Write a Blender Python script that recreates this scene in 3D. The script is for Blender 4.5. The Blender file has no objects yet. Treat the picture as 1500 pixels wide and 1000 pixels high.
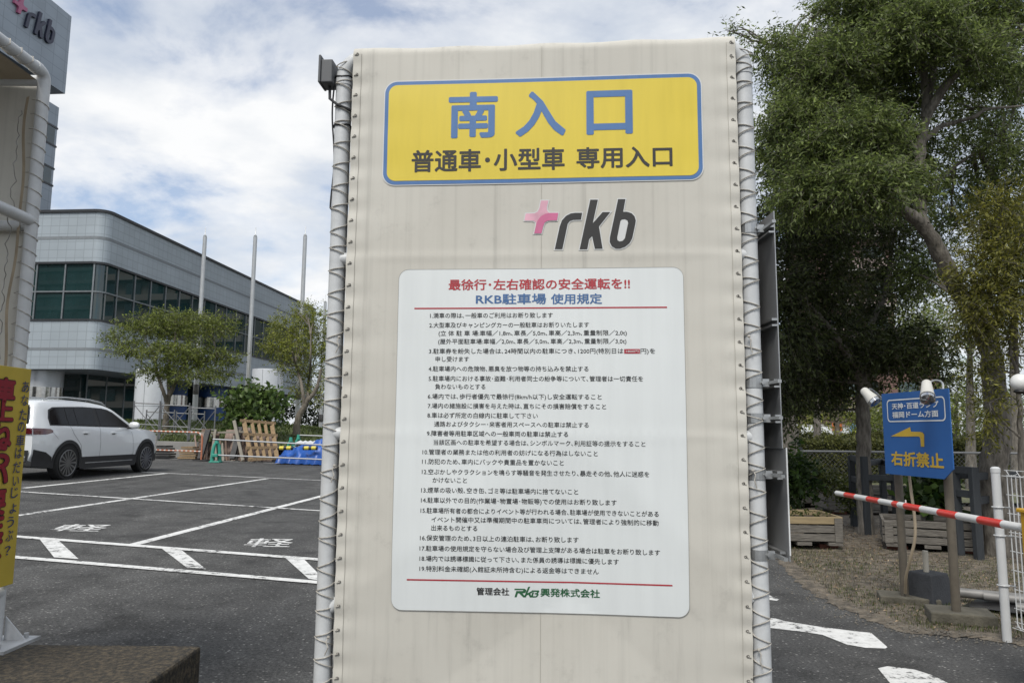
import bpy, bmesh, math, random
import numpy as np
from mathutils import Vector, Matrix
SC = bpy.context.scene
COL = SC.collection
rad = math.radians

# ------------------------------------------------------------------ camera
EYE, PITCH, ROLL, FPX = 1.3, rad(6.95), .0077, 1083.0
cF = Vector((0, math.cos(PITCH), math.sin(PITCH)))
_u = Vector((0, -math.sin(PITCH), math.cos(PITCH)))
_x = Vector((1, 0, 0))
cR = _x*math.cos(ROLL) + _u*math.sin(ROLL)
cU = _u*math.cos(ROLL) - _x*math.sin(ROLL)
CAM = Vector((0, 0, EYE))
cam = bpy.data.cameras.new('camera'); camo = bpy.data.objects.new('camera', cam); COL.objects.link(camo)
mw = Matrix((cR, cU, -cF)).transposed().to_4x4(); mw.translation = CAM
camo.matrix_world = mw
cam.sensor_width = 36; cam.lens = FPX/1500*36; cam.clip_end = 2000; cam.clip_start = .05
SC.camera = camo

# ------------------------------------------------------------------ light
SUN_EL, SUN_AZ = rad(52), rad(200)        # azimuth clockwise from +Y
SC.view_settings.view_transform = 'Standard'; SC.view_settings.look = 'None'
SC.view_settings.gamma = 1; SC.view_settings.use_curve_mapping = False
SC.view_settings.exposure = 0.64
sun = bpy.data.lights.new('sun', 'SUN'); sun.energy = 1.9; sun.angle = rad(20); sun.color = (1, .96, .9)
suno = bpy.data.objects.new('sun', sun); COL.objects.link(suno)
sd = Vector((math.sin(SUN_AZ)*math.cos(SUN_EL), math.cos(SUN_AZ)*math.cos(SUN_EL), math.sin(SUN_EL)))
suno.rotation_euler = sd.to_track_quat('Z', 'Y').to_euler()

def N(nt, kind, **kw):
    n = nt.nodes.new(kind)
    for k, v in kw.items():
        if k in n.inputs: n.inputs[k].default_value = v
        else: setattr(n, k, v)
    return n
def L(nt, a, ao, b, bi): nt.links.new(a.outputs[ao], b.inputs[bi])
def ramp(nt, stops, interp='LINEAR'):
    r = nt.nodes.new('ShaderNodeValToRGB'); e = r.color_ramp.elements; r.color_ramp.interpolation = interp
    while len(e) < len(stops): e.new(.5)
    for i, (p, c) in enumerate(stops):
        e[i].position = p; e[i].color = (c, c, c, 1) if not hasattr(c, '__len__') else (*c, 1)
    return r
def math_n(nt, op, a=None, b=None, clamp=False):
    n = nt.nodes.new('ShaderNodeMath'); n.operation = op; n.use_clamp = clamp
    for i, v in enumerate((a, b)):
        if v is None: continue
        if isinstance(v, tuple): nt.links.new(v[0].outputs[v[1]], n.inputs[i])
        else: n.inputs[i].default_value = v
    return n

W = bpy.data.worlds.new('World'); SC.world = W; W.use_nodes = True
nt = W.node_tree; nt.nodes.clear()
out = N(nt, 'ShaderNodeOutputWorld'); bg = N(nt, 'ShaderNodeBackground', Strength=.1); L(nt, bg, 0, out, 0)
sky = N(nt, 'ShaderNodeTexSky'); sky.sky_type = 'NISHITA'; sky.sun_disc = False
sky.sun_elevation = SUN_EL; sky.sun_rotation = SUN_AZ; sky.air_density = 1.0; sky.dust_density = 1.5; sky.ozone_density = 1.5
tc = N(nt, 'ShaderNodeTexCoord'); sep = N(nt, 'ShaderNodeSeparateXYZ'); L(nt, tc, 'Generated', sep, 0)
zc = math_n(nt, 'MAXIMUM', (sep, 2), 0.0); zc = math_n(nt, 'ADD', (zc, 0), .27)
px = math_n(nt, 'DIVIDE', (sep, 0), (zc, 0)); py = math_n(nt, 'DIVIDE', (sep, 1), (zc, 0))
cmb = N(nt, 'ShaderNodeCombineXYZ'); L(nt, px, 0, cmb, 0); L(nt, py, 0, cmb, 1)
mp = N(nt, 'ShaderNodeMapping'); L(nt, cmb, 0, mp, 0); mp.inputs['Rotation'].default_value = (0, 0, rad(-28)); mp.inputs['Scale'].default_value = (1.25, 1.45, 1); mp.inputs['Location'].default_value = (2.3, 1.15, 0)
n1 = N(nt, 'ShaderNodeTexNoise', Scale=1.75, Detail=8.0, Roughness=.58, Distortion=.2); L(nt, mp, 0, n1, 'Vector')
n2 = N(nt, 'ShaderNodeTexNoise', Scale=1.3, Detail=6.0, Roughness=.55); L(nt, mp, 0, n2, 'Vector')
cov = ramp(nt, [(.36, .24), (.455, .74), (.56, 1.0)]); L(nt, n1, 0, cov, 0)
bri = ramp(nt, [(.32, (3.7, 4.15, 4.8)), (.5, (5.0, 5.25, 5.6)), (.62, (6.3, 6.35, 6.4))]); L(nt, n2, 0, bri, 0)
skb = N(nt, 'ShaderNodeMix', data_type='RGBA', blend_type='MULTIPLY'); skb.inputs[0].default_value = 1.0
L(nt, sky, 0, skb, 6); skb.inputs[7].default_value = (1.0, 1.02, 1.05, 1)
mix = N(nt, 'ShaderNodeMix', data_type='RGBA'); L(nt, cov, 0, mix, 0); L(nt, skb, 2, mix, 6); L(nt, bri, 0, mix, 7)
L(nt, mix, 2, bg, 0)

# ------------------------------------------------------------------ pixel helpers (1500 x 1000 photograph -> points of the place)
def ray(x, y): return cF + cR*((x-750)/FPX) - cU*((y-500)/FPX)
def PY(x, y, Y):
    d = ray(x, y); return CAM + d*(Y/d.y)
def PX(x, y, X):
    d = ray(x, y); return CAM + d*(X/d.x)
def gz(x, y=0): return .028*min(max(-x-.5, 0), 15)
def G(x, y, dz=0):
    d = ray(x, y); z = 0
    for i in range(60):
        t = (z-EYE)/d.z; z = gz(d.x*t)
    p = CAM + d*t; p.z = z+dz; return p

# ------------------------------------------------------------------ builders
OFF = {}
def tag(o, label=None, cat=None, group=None, kind=None):
    for k, v in (('label', label), ('category', cat), ('group', group), ('kind', kind)):
        if v: o[k] = v
    return o
def thing(name, label, cat, loc, group=None, rz=0):
    o = bpy.data.objects.new(name, None); o.empty_display_size = .2; COL.objects.link(o)
    o.location = loc; o.rotation_euler = (0, 0, rz)
    tag(o, label, cat, group); OFF[o.name] = Vector(loc) if rz == 0 else Vector((0, 0, 0))
    return o
def local_thing(name, label, cat, loc, rz=0, group=None):
    o = thing(name, label, cat, loc, group, rz); OFF[o.name] = Vector((0, 0, 0)); return o
def copy_tree(o, parent=None):
    c = o.copy(); COL.objects.link(c); c.parent = parent
    for ch in o.children: copy_tree(ch, c)
    OFF[c.name] = OFF.get(o.name, Vector((0, 0, 0)))
    return c

class MB:
    def __init__(s): s.v = []; s.f = []
    def add(s, vs, fs):
        b = len(s.v); s.v += [Vector(v) for v in vs]; s.f += [tuple(i+b for i in f) for f in fs]; return s
    def box(s, c, d, rot=None):
        hx, hy, hz = d[0]/2, d[1]/2, d[2]/2
        vs = [Vector((x, y, z)) for x in (-hx, hx) for y in (-hy, hy) for z in (-hz, hz)]
        if rot is not None: vs = [rot @ v for v in vs]
        return s.add([v+Vector(c) for v in vs], [(0, 1, 3, 2), (4, 6, 7, 5), (0, 4, 5, 1), (2, 3, 7, 6), (0, 2, 6, 4), (1, 5, 7, 3)])
    def bar(s, a, b, w, h, up=(0, 0, 1)):
        a, b = Vector(a), Vector(b); d = (b-a); l = d.length; d = d.normalized(); up = Vector(up)
        if abs(d.dot(up)) > .98: up = Vector((0, 1, 0))
        x = d.cross(up).normalized(); z = x.cross(d)
        m = Matrix((x, d, z)).transposed()
        return s.box((a+b)/2, (w, l, h), m)
    def tube(s, pts, r, seg=12, cap=True, closed=False):
        pts = [Vector(p) for p in pts]; n = len(pts)
        rs = r if hasattr(r, '__len__') else [r]*n
        b = len(s.v); prev = None; ups = []
        for i, p in enumerate(pts):
            t = (pts[(i+1) % n]-pts[i-1]) if closed else (pts[min(i+1, n-1)]-pts[max(i-1, 0)])
            t = t.normalized() if t.length > 1e-9 else Vector((0, 0, 1))
            if prev is None:
                a = Vector((0, 0, 1)) if abs(t.z) < .9 else Vector((1, 0, 0))
                x = t.cross(a).normalized()
            else:
                x = (prev-t*prev.dot(t))
                x = x.normalized() if x.length > 1e-6 else t.orthogonal().normalized()
            prev = x; y = t.cross(x)
            for k in range(seg):
                an = 2*math.pi*k/seg; s.v.append(p+(x*math.cos(an)+y*math.sin(an))*rs[i])
        for i in range(n if closed else n-1):
            j = (i+1) % n
            for k in range(seg):
                k2 = (k+1) % seg
                s.f.append((b+i*seg+k, b+i*seg+k2, b+j*seg+k2, b+j*seg+k))
        if cap and not closed:
            s.f.append(tuple(b+k for k in range(seg))[::-1]); s.f.append(tuple(b+(n-1)*seg+k for k in range(seg)))
        return s
    def cyl(s, a, b, r, seg=20, r2=None): return s.tube([a, b], [r, r if r2 is None else r2], seg)
    def lathe(s, c, prof, seg=28, axis='z'):
        c = Vector(c); b = len(s.v); n = len(prof)
        for (r, h) in prof:
            for k in range(seg):
                a = 2*math.pi*k/seg
                p = (r*math.cos(a), r*math.sin(a), h) if axis == 'z' else ((r*math.cos(a), h, r*math.sin(a)) if axis == 'y' else (h, r*math.cos(a), r*math.sin(a)))
                s.v.append(c+Vector(p))
        for i in range(n-1):
            for k in range(seg):
                k2 = (k+1) % seg; s.f.append((b+i*seg+k, b+i*seg+k2, b+(i+1)*seg+k2, b+(i+1)*seg+k))
        s.f.append(tuple(b+k for k in range(seg))[::-1]); s.f.append(tuple(b+(n-1)*seg+k for k in range(seg)))
        return s
    def build(s, name, mat, parent=None, smooth=False, bev=0, loc=None, uv=None):
        o = mesh_obj(name, [tuple(v) for v in s.v], s.f, mat, parent, smooth, loc)
        if bev:
            m = o.modifiers.new('edge', 'BEVEL'); m.width = bev; m.segments = 2; m.limit_method = 'ANGLE'; m.angle_limit = rad(40)
        if uv:
            ul = o.data.uv_layers.new(name='UVMap')
            for lp in o.data.loops: ul.data[lp.index].uv = uv[lp.vertex_index]
        return o

def mesh_obj(name, vs, fs, mat, parent=None, smooth=False, loc=None):
    off = Vector((0, 0, 0))
    if parent is not None: off = OFF[parent.name]
    elif loc is not None: off = Vector(loc)
    else:
        a = np.array(vs, dtype=float).reshape(-1, 3); lo, hi = a.min(0), a.max(0)
        off = Vector(((lo[0]+hi[0])/2, (lo[1]+hi[1])/2, lo[2]))
    me = bpy.data.meshes.new(name)
    me.from_pydata([(v[0]-off.x, v[1]-off.y, v[2]-off.z) for v in vs], [], fs)
    bm = bmesh.new(); bm.from_mesh(me); bmesh.ops.recalc_face_normals(bm, faces=bm.faces) if len(fs) < 20000 else None; bm.to_mesh(me); bm.free()
    me.materials.append(mat)
    if smooth:
        me.polygons.foreach_set('use_smooth', [True]*len(me.polygons))
        try: me.set_sharp_from_angle(angle=rad(38))
        except Exception: pass
    o = bpy.data.objects.new(name, me); COL.objects.link(o)
    if parent is not None: o.parent = parent
    else: o.location = off
    OFF[o.name] = off
    return o
def np_obj(name, V, F, mat, parent=None, loc=(0, 0, 0), smooth=False):
    """numpy vertices (n,3) and quads (m,4)"""
    off = OFF[parent.name] if parent is not None else Vector(loc)
    V = np.asarray(V, dtype=np.float32) - np.array(off, dtype=np.float32)
    F = np.asarray(F, dtype=np.int32); k = F.shape[1]
    me = bpy.data.meshes.new(name); me.vertices.add(len(V)); me.vertices.foreach_set('co', V.ravel())
    me.loops.add(F.size); me.loops.foreach_set('vertex_index', F.ravel())
    me.polygons.add(len(F)); me.polygons.foreach_set('loop_start', np.arange(0, F.size, k, dtype=np.int32))
    if smooth: me.polygons.foreach_set('use_smooth', np.ones(len(F), dtype=bool))
    me.update(calc_edges=True); me.validate()
    me.materials.append(mat)
    o = bpy.data.objects.new(name, me); COL.objects.link(o)
    if parent is not None: o.parent = parent
    else: o.location = off
    OFF[o.name] = off
    return o

# 2-D outlines and lettering, filled through curves and then laid on a surface as real meshes
def _flat(c):
    o = bpy.data.objects.new('tmp', c); COL.objects.link(o)
    bpy.context.view_layer.update()
    dg = bpy.context.evaluated_depsgraph_get()
    me = bpy.data.meshes.new_from_object(o.evaluated_get(dg))
    vs = [tuple(v.co) for v in me.vertices]; fs = [tuple(p.vertices) for p in me.polygons]
    bpy.data.objects.remove(o); bpy.data.curves.remove(c); bpy.data.meshes.remove(me)
    return vs, fs
def poly2d(loops, offset=0, extrude=0):
    c = bpy.data.curves.new('o', 'CURVE'); c.dimensions = '2D'; c.fill_mode = 'BOTH'; c.offset = offset; c.extrude = extrude
    for lp in loops:
        sp = c.splines.new('POLY'); sp.points.add(len(lp)-1)
        for i, p in enumerate(lp): sp.points[i].co = (p[0], p[1], 0, 1)
        sp.use_cyclic_u = True
    return _flat(c)
def text2d(body, bold=0, res=2, ncop=None):
    """outline of the lettering; a heavier weight is the same outline repeated in a small ring"""
    c = bpy.data.curves.new('t', 'FONT'); c.body = body; c.size = 1; c.resolution_u = res
    vs, fs = _flat(c)
    if not bold: return vs, fs
    nc = ncop or (4 if bold < .018 else 8 if bold < .03 else 12); V, F = [], []
    for k in range(nc+(nc > 4)):
        a = 2*math.pi*(k+.5)/nc; dx, dy = (bold*math.cos(a), bold*math.sin(a)) if k < nc else (0, 0); b = len(V)
        V += [(v[0]+dx, v[1]+dy, k*2.5e-5) for v in vs]; F += [tuple(i+b for i in f) for f in fs]
    return V, F
def rrect(x0, x1, y0, y1, r, n=8):
    p = []
    for cx, cy, a0 in ((x1-r, y1-r, 0), (x0+r, y1-r, 90), (x0+r, y0+r, 180), (x1-r, y0+r, 270)):
        for k in range(n+1):
            a = rad(a0+90*k/n); p.append((cx+r*math.cos(a), cy+r*math.sin(a)))
    return p
def fit(vs, x0, x1, yc, h=None, y0=None, y1=None):
    """stretch a flat outline to the box x0..x1 and a height h round yc (em height) or exactly y0..y1"""
    xs = [v[0] for v in vs]; ys = [v[1] for v in vs]; a, b = min(xs), max(xs); sx = (x1-x0)/(b-a)
    if y0 is not None:
        c, d = min(ys), max(ys); return [(x0+(v[0]-a)*sx, y0+(v[1]-c)*(y1-y0)/(d-c), v[2]) for v in vs]
    return [(x0+(v[0]-a)*sx, yc+(v[1]-.36)*h, v[2]) for v in vs]

# ------------------------------------------------------------------ materials
MATS = {}
def M(name, col, rough=.6, metal=0, var=.12, scale=6, bump=0, bscale=60, spec=.5, stretch=(1, 1, 1), col2=None, c2at=(.45, .65), coat=0, trans=0):
    if name in MATS: return MATS[name]
    m = bpy.data.materials.new(name); m.use_nodes = True; nt = m.node_tree; p = nt.nodes['Principled BSDF']
    p.inputs['Roughness'].default_value = rough; p.inputs['Metallic'].default_value = metal; p.inputs['Specular IOR Level'].default_value = spec
    p.inputs['Coat Weight'].default_value = coat; p.inputs['Coat Roughness'].default_value = .04
    tc = N(nt, 'ShaderNodeTexCoord'); mp = N(nt, 'ShaderNodeMapping'); L(nt, tc, 'Object', mp, 0); mp.inputs['Scale'].default_value = stretch
    n1 = N(nt, 'ShaderNodeTexNoise', Scale=scale, Detail=6.0, Roughness=.62); L(nt, mp, 0, n1, 'Vector')
    c = Vector(col); c2 = Vector(col2) if col2 else None
    if c2 is None: r = ramp(nt, [(.3, tuple(c*(1-var))), (.7, tuple(min(1, x) for x in c*(1+var)))])
    else: r = ramp(nt, [(c2at[0], tuple(c)), (c2at[1], tuple(c2))])
    L(nt, n1, 0, r, 0); L(nt, r, 0, p, 'Base Color')
    rr = math_n(nt, 'MULTIPLY_ADD', (n1, 0), .25); rr.inputs[2].default_value = max(0, rough-.125); L(nt, rr, 0, p, 'Roughness')
    if bump:
        n2 = N(nt, 'ShaderNodeTexNoise', Scale=bscale, Detail=4.0); L(nt, mp, 0, n2, 'Vector')
        b = N(nt, 'ShaderNodeBump', Strength=bump, Distance=.01); L(nt, n2, 0, b, 'Height'); L(nt, b, 0, p, 'Normal')
    MATS[name] = m; return m
def leafmat(name, c1, c2, trans=.35):
    m = bpy.data.materials.new(name); m.use_nodes = True; nt = m.node_tree; nt.nodes.clear()
    out = N(nt, 'ShaderNodeOutputMaterial'); geo = N(nt, 'ShaderNodeNewGeometry')
    r = ramp(nt, [(0, tuple(x*.8 for x in c1)), (.7, c2), (.9, tuple(x*1.35 for x in c2)), (1, tuple(x*2.0 for x in c2))]); L(nt, geo, 'Random Per Island', r, 0)
    p = N(nt, 'ShaderNodeBsdfPrincipled', Roughness=.48); p.inputs['Specular IOR Level'].default_value = .3; L(nt, r, 0, p, 'Base Color')
    t = N(nt, 'ShaderNodeBsdfTranslucent'); hs = N(nt, 'ShaderNodeHueSaturation', Saturation=1.1, Value=1.3); L(nt, r, 0, hs, 'Color'); L(nt, hs, 0, t, 0)
    mx = N(nt, 'ShaderNodeMixShader'); mx.inputs[0].default_value = trans; L(nt, p, 0, mx, 1); L(nt, t, 0, mx, 2); L(nt, mx, 0, out, 0)
    return m

def asphalt_mat():
    m = bpy.data.materials.new('asphalt'); m.use_nodes = True; nt = m.node_tree; p = nt.nodes['Principled BSDF']
    tc = N(nt, 'ShaderNodeTexCoord')
    n1 = N(nt, 'ShaderNodeTexNoise', Scale=.35, Detail=5.0); L(nt, tc, 'Object', n1, 'Vector')
    n2 = N(nt, 'ShaderNodeTexNoise', Scale=170.0, Detail=3.0, Roughness=.7); L(nt, tc, 'Object', n2, 'Vector')
    vo = N(nt, 'ShaderNodeTexVoronoi', Scale=48.0); L(nt, tc, 'Object', vo, 'Vector')
    base = ramp(nt, [(.3, (.074, .074, .073)), (.7, (.106, .105, .101))]); L(nt, n1, 0, base, 0)
    fine0 = ramp(nt, [(.3, .5), (.55, 1.0), (.8, 1.7)]); L(nt, n2, 0, fine0, 0)
    n4 = N(nt, 'ShaderNodeTexNoise', Scale=55.0, Detail=3.0, Roughness=.75); L(nt, tc, 'Object', n4, 'Vector'); f4 = ramp(nt, [(.32, .45), (.5, .95), (.62, 1.25), (.75, 2.2)]); L(nt, n4, 0, f4, 0)
    fine = N(nt, 'ShaderNodeMix', data_type='RGBA', blend_type='MULTIPLY'); fine.inputs[0].default_value = 1; L(nt, fine0, 0, fine, 6); L(nt, f4, 0, fine, 7)
    mu = N(nt, 'ShaderNodeMix', data_type='RGBA', blend_type='MULTIPLY'); mu.inputs[0].default_value = 1; L(nt, base, 0, mu, 6); L(nt, fine, 2, mu, 7)
    sepc = N(nt, 'ShaderNodeSeparateColor'); L(nt, vo, 'Color', sepc, 0)
    s1 = ramp(nt, [(.78, 0.), (.97, 1.)]); L(nt, sepc, 0, s1, 0)
    s2 = ramp(nt, [(.22, 1.), (.42, 0.)]); L(nt, vo, 'Distance', s2, 0)
    sm = math_n(nt, 'MULTIPLY', (s1, 0), (s2, 0)); sm = math_n(nt, 'MULTIPLY', (sm, 0), .75)
    mx = N(nt, 'ShaderNodeMix', data_type='RGBA'); L(nt, sm, 0, mx, 0); L(nt, mu, 2, mx, 6); mx.inputs[7].default_value = (.36, .35, .33, 1)
    n3 = N(nt, 'ShaderNodeTexNoise', Scale=2.2, Detail=6.0, Distortion=1.0); L(nt, tc, 'Object', n3, 'Vector')
    r3 = ramp(nt, [(.36, .66), (.5, .95), (.66, 1.12)]); L(nt, n3, 0, r3, 0)
    m2 = N(nt, 'ShaderNodeMix', data_type='RGBA', blend_type='MULTIPLY'); m2.inputs[0].default_value = .7; L(nt, mx, 2, m2, 6); L(nt, r3, 0, m2, 7)
    n6 = N(nt, 'ShaderNodeTexNoise', Scale=1.7, Detail=3.0, Roughness=.45); L(nt, tc, 'Object', n6, 'Vector'); r6 = ramp(nt, [(.60, 1.0), (.67, .72), (.8, .6)]); L(nt, n6, 0, r6, 0)
    mp7 = N(nt, 'ShaderNodeMapping'); L(nt, tc, 'Object', mp7, 0); mp7.inputs['Rotation'].default_value = (0, 0, rad(12)); mp7.inputs['Scale'].default_value = (2.2, .12, 1)
    n7 = N(nt, 'ShaderNodeTexNoise', Scale=1.0, Detail=4.0); L(nt, mp7, 0, n7, 'Vector'); r7 = ramp(nt, [(.38, .86), (.5, 1.0), (.64, 1.1)]); L(nt, n7, 0, r7, 0)
    m3 = N(nt, 'ShaderNodeMix', data_type='RGBA', blend_type='MULTIPLY'); m3.inputs[0].default_value = 1; L(nt, m2, 2, m3, 6); L(nt, r6, 0, m3, 7)
    m4 = N(nt, 'ShaderNodeMix', data_type='RGBA', blend_type='MULTIPLY'); m4.inputs[0].default_value = 1; L(nt, m3, 2, m4, 6); L(nt, r7, 0, m4, 7)
    L(nt, m4, 2, p, 'Base Color'); p.inputs['Roughness'].default_value = .88; p.inputs['Specular IOR Level'].default_value = .25
    b = N(nt, 'ShaderNodeBump', Strength=.5, Distance=.006); L(nt, n2, 0, b, 'Height'); L(nt, b, 0, p, 'Normal')
    return m
ASPH = asphalt_mat()
def road_paint():
    m = bpy.data.materials.new('road paint'); m.use_nodes = True; nt = m.node_tree; p = nt.nodes['Principled BSDF']
    tc = N(nt, 'ShaderNodeTexCoord')
    n = N(nt, 'ShaderNodeTexNoise', Scale=14.0, Detail=9.0, Roughness=.75); L(nt, tc, 'Object', n, 'Vector')
    nb = N(nt, 'ShaderNodeTexNoise', Scale=1.6, Detail=2.0); L(nt, tc, 'Object', nb, 'Vector')
    s = math_n(nt, 'MULTIPLY_ADD', (nb, 0), .35); L(nt, n, 0, s, 2)
    r = ramp(nt, [(.56, (.06, .06, .06)), (.625, (.58, .58, .56)), (.8, (.72, .72, .7))]); L(nt, s, 0, r, 0)
    L(nt, r, 0, p, 'Base Color'); p.inputs['Roughness'].default_value = .75
    return m
PAINT = road_paint()
# ------------------------------------------------------------------ ground
def sheet(name, rows, mat, kind='structure', smooth=False, parent=None):
    n = len(rows[0]); v = [p for r in rows for p in r]
    f = [(i*n+k, i*n+k+1, (i+1)*n+k+1, (i+1)*n+k) for i in range(len(rows)-1) for k in range(n-1)]
    o = mesh_obj(name, v, f, mat, parent, smooth, loc=(0, 0, 0)); o['kind'] = kind; return o
xs = [-500, -60, -15.5, -8, -.5, 20, 80, 500]; ys = [-500, -40, 0, 20, 60, 150, 900]
sheet('ground', [[(x, y, gz(x)) for x in xs] for y in ys], ASPH)

def on_ground(name, loops, dz=.004, mat=PAINT):
    """painted marking: outline given in pixels of the photograph, laid on the real ground"""
    vs, fs = poly2d([[tuple(G(x, y).xy) for x, y in lp] for lp in loops])
    o = mesh_obj(name, [(v[0], v[1], gz(v[0])+dz) for v in vs], fs, mat, None, loc=(0, 0, 0)); o['kind'] = 'structure'; return o
def stripe(a, b, w, dz=.004, n=10):
    a, b = Vector(a), Vector(b); d = (b-a).normalized(); s = Vector((-d.y, d.x))*w/2
    rows = []
    for i in range(n+1):
        q = a+(b-a)*i/n; rows.append([(q.x+k*s.x, q.y+k*s.y, gz(q.x+k*s.x)+dz) for k in (-1, 1)])
    return rows
def g2(x, y): return tuple(G(x, y).xy)
# stall dividers run along the depth, cross lines across
def ext(a, b, t): return (a[0]+(b[0]-a[0])*t, a[1]+(b[1]-a[1])*t)
L1 = (g2(33, 753.8), g2(391.7, 700.8)); L2 = (g2(194, 797.9), g2(469.8, 726.8)); L0 = (g2(34.7, 714.7), g2(242.7, 693.2))
FR = (g2(31.2, 786.8), g2(464.6, 819.7)); NR = (g2(27.7, 816.9), g2(462.9, 853.3)); MD = (g2(34.7, 720.6), g2(469.8, 748.3)); BK = (g2(246, 693.2), g2(469.8, 703.6))
for k, (a, b, w, dz) in enumerate(((ext(*L1, -.25), L1[1], .11, .004), (L2[0], ext(*L2, 1.55), .12, .004), (L0[0], L0[1], .12, .004),
      (ext(*FR, -.8), ext(*FR, 1.3), .12, .008), (ext(*NR, -.8), ext(*NR, 1.3), .11, .008), (ext(*MD, -.8), ext(*MD, 1.6), .10, .008), (ext(*BK, -2), ext(*BK, 2), .10, .008))):
    sheet('parking_line', stripe(a, b, w, dz), PAINT)
for lp in ([(58, 790), (85, 791), (115, 819), (79, 816.5)], [(236, 803), (266, 806), (302, 834), (274, 832)], [(418, 817.5), (446, 820), (478, 852), (452, 848)]):
    on_ground('hatch_marking', [lp], .006)
sheet('parking_line', stripe(g2(228, 671), g2(475, 681), .09), PAINT)
# painted stall characters
def ground_text(s, x0, x1, y0, y1):
    a, b, c = G(x0, y1), G(x1, y1+.6), G(x0+8, y0)
    vs, fs = text2d(s, .008, 2, 4); vs = fit(vs, 0, 1, 0, y0=0, y1=1)
    e1 = (b-a); e2 = Vector((-e1.y, e1.x, 0)).normalized()*.62
    P = [a+e1*v[0]+e2*v[1] for v in vs]
    o = mesh_obj('painted_character', [(p.x, p.y, gz(p.x)+.005+v[2]) for p, v in zip(P, vs)], fs, PAINT, None, loc=(0, 0, 0)); o['kind'] = 'structure'
ground_text('軽', 66, 143, 768, 778); ground_text('軽', 354, 424, 790, 801)
# driveway marks on the near side of the barrier
on_ground('arrow_marking', [[(1120, 905), (1136, 906), (1150, 910), (1200, 918), (1255, 925), (1276, 927), (1300, 948), (1297, 950), (1268, 949), (1240, 944), (1205, 930), (1180, 926), (1129, 920), (1110, 918)]])
on_ground('arrow_marking', [[(1110, 868), (1127, 872), (1141, 878), (1138, 880), (1122, 878), (1108, 874)]])
on_ground('arrow_marking', [[(1286, 979), (1300, 976), (1340, 981), (1368, 990), (1395, 1004), (1450, 1040), (1420, 1060), (1352, 1040), (1310, 1008)]])

# bare verge with dry grass to the right of the driveway
DIRT = M('dry soil', (.050, .043, .034), .95, var=.35, scale=11, bump=1.0, bscale=55, col2=(.205, .172, .130), c2at=(.36, .66))
rnd = random.Random(5)
edge = [G(x, y).xy for x, y in ((1060, 745), (1100, 786), (1130, 813), (1147, 829), (1165, 848), (1184, 866), (1203, 878), (1223, 888), (1245, 897), (1268, 905), (1296, 916), (1324, 924), (1352, 929), (1380, 933), (1415, 935), (1450, 937), (1500, 947), (1600, 962), (1750, 985))]
far = [(60, 200), (60, 120), (60, 90), (60, 70), (50, 60), (45, 52), (42, 44), (40, 38), (38, 32), (36, 27), (34, 22), (32, 18), (30, 15), (28, 12), (26, 10), (24, 8), (20, 5), (14, 4), (10, 3.4)]
def fine(l, n=16):
    o = []
    for i in range(len(l)-1):
        for k in range(n): o.append(Vector(l[i]).lerp(Vector(l[i+1]), k/n))
    return o+[Vector(l[-1])]
e2_, f2_ = fine(edge), fine(far)
def nz(x, y): return math.sin(x*7.3+1.3*math.sin(y*5.1))*math.sin(y*6.1+1.7*math.sin(x*4.3))
rows = []
for t in [0, .004, .01, .018, .028, .04, .055, .075, .1, .13, .17, .22, .3, .4, .6, 1]:
    r = []
    for i, (a, b) in enumerate(zip(e2_, f2_)):
        w = ((rnd.random()-.5)*.012+.035*nz(a.x*2.3, a.y*2.9)+.02*nz(a.x*6.1, a.y*5.3))*(1 if t < .002 else 0)
        p = a.lerp(b, t) + Vector((w, w)); h = .004 if t == 0 else .008+.014*min(1, t*12)+.008*nz(p.x, p.y)
        r.append((p.x, p.y, h))
    rows.append(r)
sheet('bare_verge', rows, DIRT, smooth=True)
VZ = .05
# the park lawn beyond the wire fence
sheet('park_lawn', [[(x, y, .09) for x in (2.0, 8, 20, 60)] for y in (13.6, 17, 25, 60)], M('park lawn', (.07, .085, .035), .95, var=.4, scale=1.5, bump=.6, bscale=30, col2=(.15, .14, .075), c2at=(.4, .68)))

def inside_verge(x, y):
    best = None
    for i in range(len(edge)-1):
        a, b = edge[i], edge[i+1]
        c = (b.x-a.x)*(y-a.y)-(b.y-a.y)*(x-a.x)
        d = abs(c)/(b-a).length
        m = (Vector((x, y))-(a+b)/2).length
        if best is None or m < best[0]: best = (m, c, d)
    return best[1] > 0, best[2]
def blades(name, n, box, hmin, hmax, wid, mat, dens, flat=False, seed=1, z0=.014):
    r = np.random.default_rng(seed); V = []; k = 0
    rr = random.Random(seed)
    while k < n:
        x, y = rr.uniform(box[0], box[1]), rr.uniform(box[2], box[3])
        ins, d = inside_verge(x, y)
        if not ins or rr.random() > dens(x, y, d): k += .2; continue
        k += 1
        a = rr.uniform(0, 6.283); c, s = math.cos(a), math.sin(a); h = rr.uniform(hmin, hmax)
        z = z0-.02*(d < .12)
        if flat:
            l, w2, t = h, wid*rr.uniform(.6, 1.3), rr.uniform(-.4, .4)
            V += [(x-c*l, y-s*l, z), (x-s*w2, y+c*w2, z+.006+abs(t)*.02), (x+c*l, y+s*l, z+t*.03+.004), (x+s*w2, y-c*w2, z+.004)]
        else:
            lx, ly = rr.uniform(-.5, .5)*h, rr.uniform(-.5, .5)*h
            V += [(x-c*wid, y-s*wid, z-.02), (x+c*wid, y+s*wid, z-.02), (x+c*wid*.5+lx*.5, y+s*wid*.5+ly*.5, z+h*.6), (x+lx, y+ly, z+h)]
    V = np.array(V); F = np.arange(len(V)).reshape(-1, 4)
    o = np_obj(name, V, F, mat); o['kind'] = 'stuff'; return o
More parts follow.
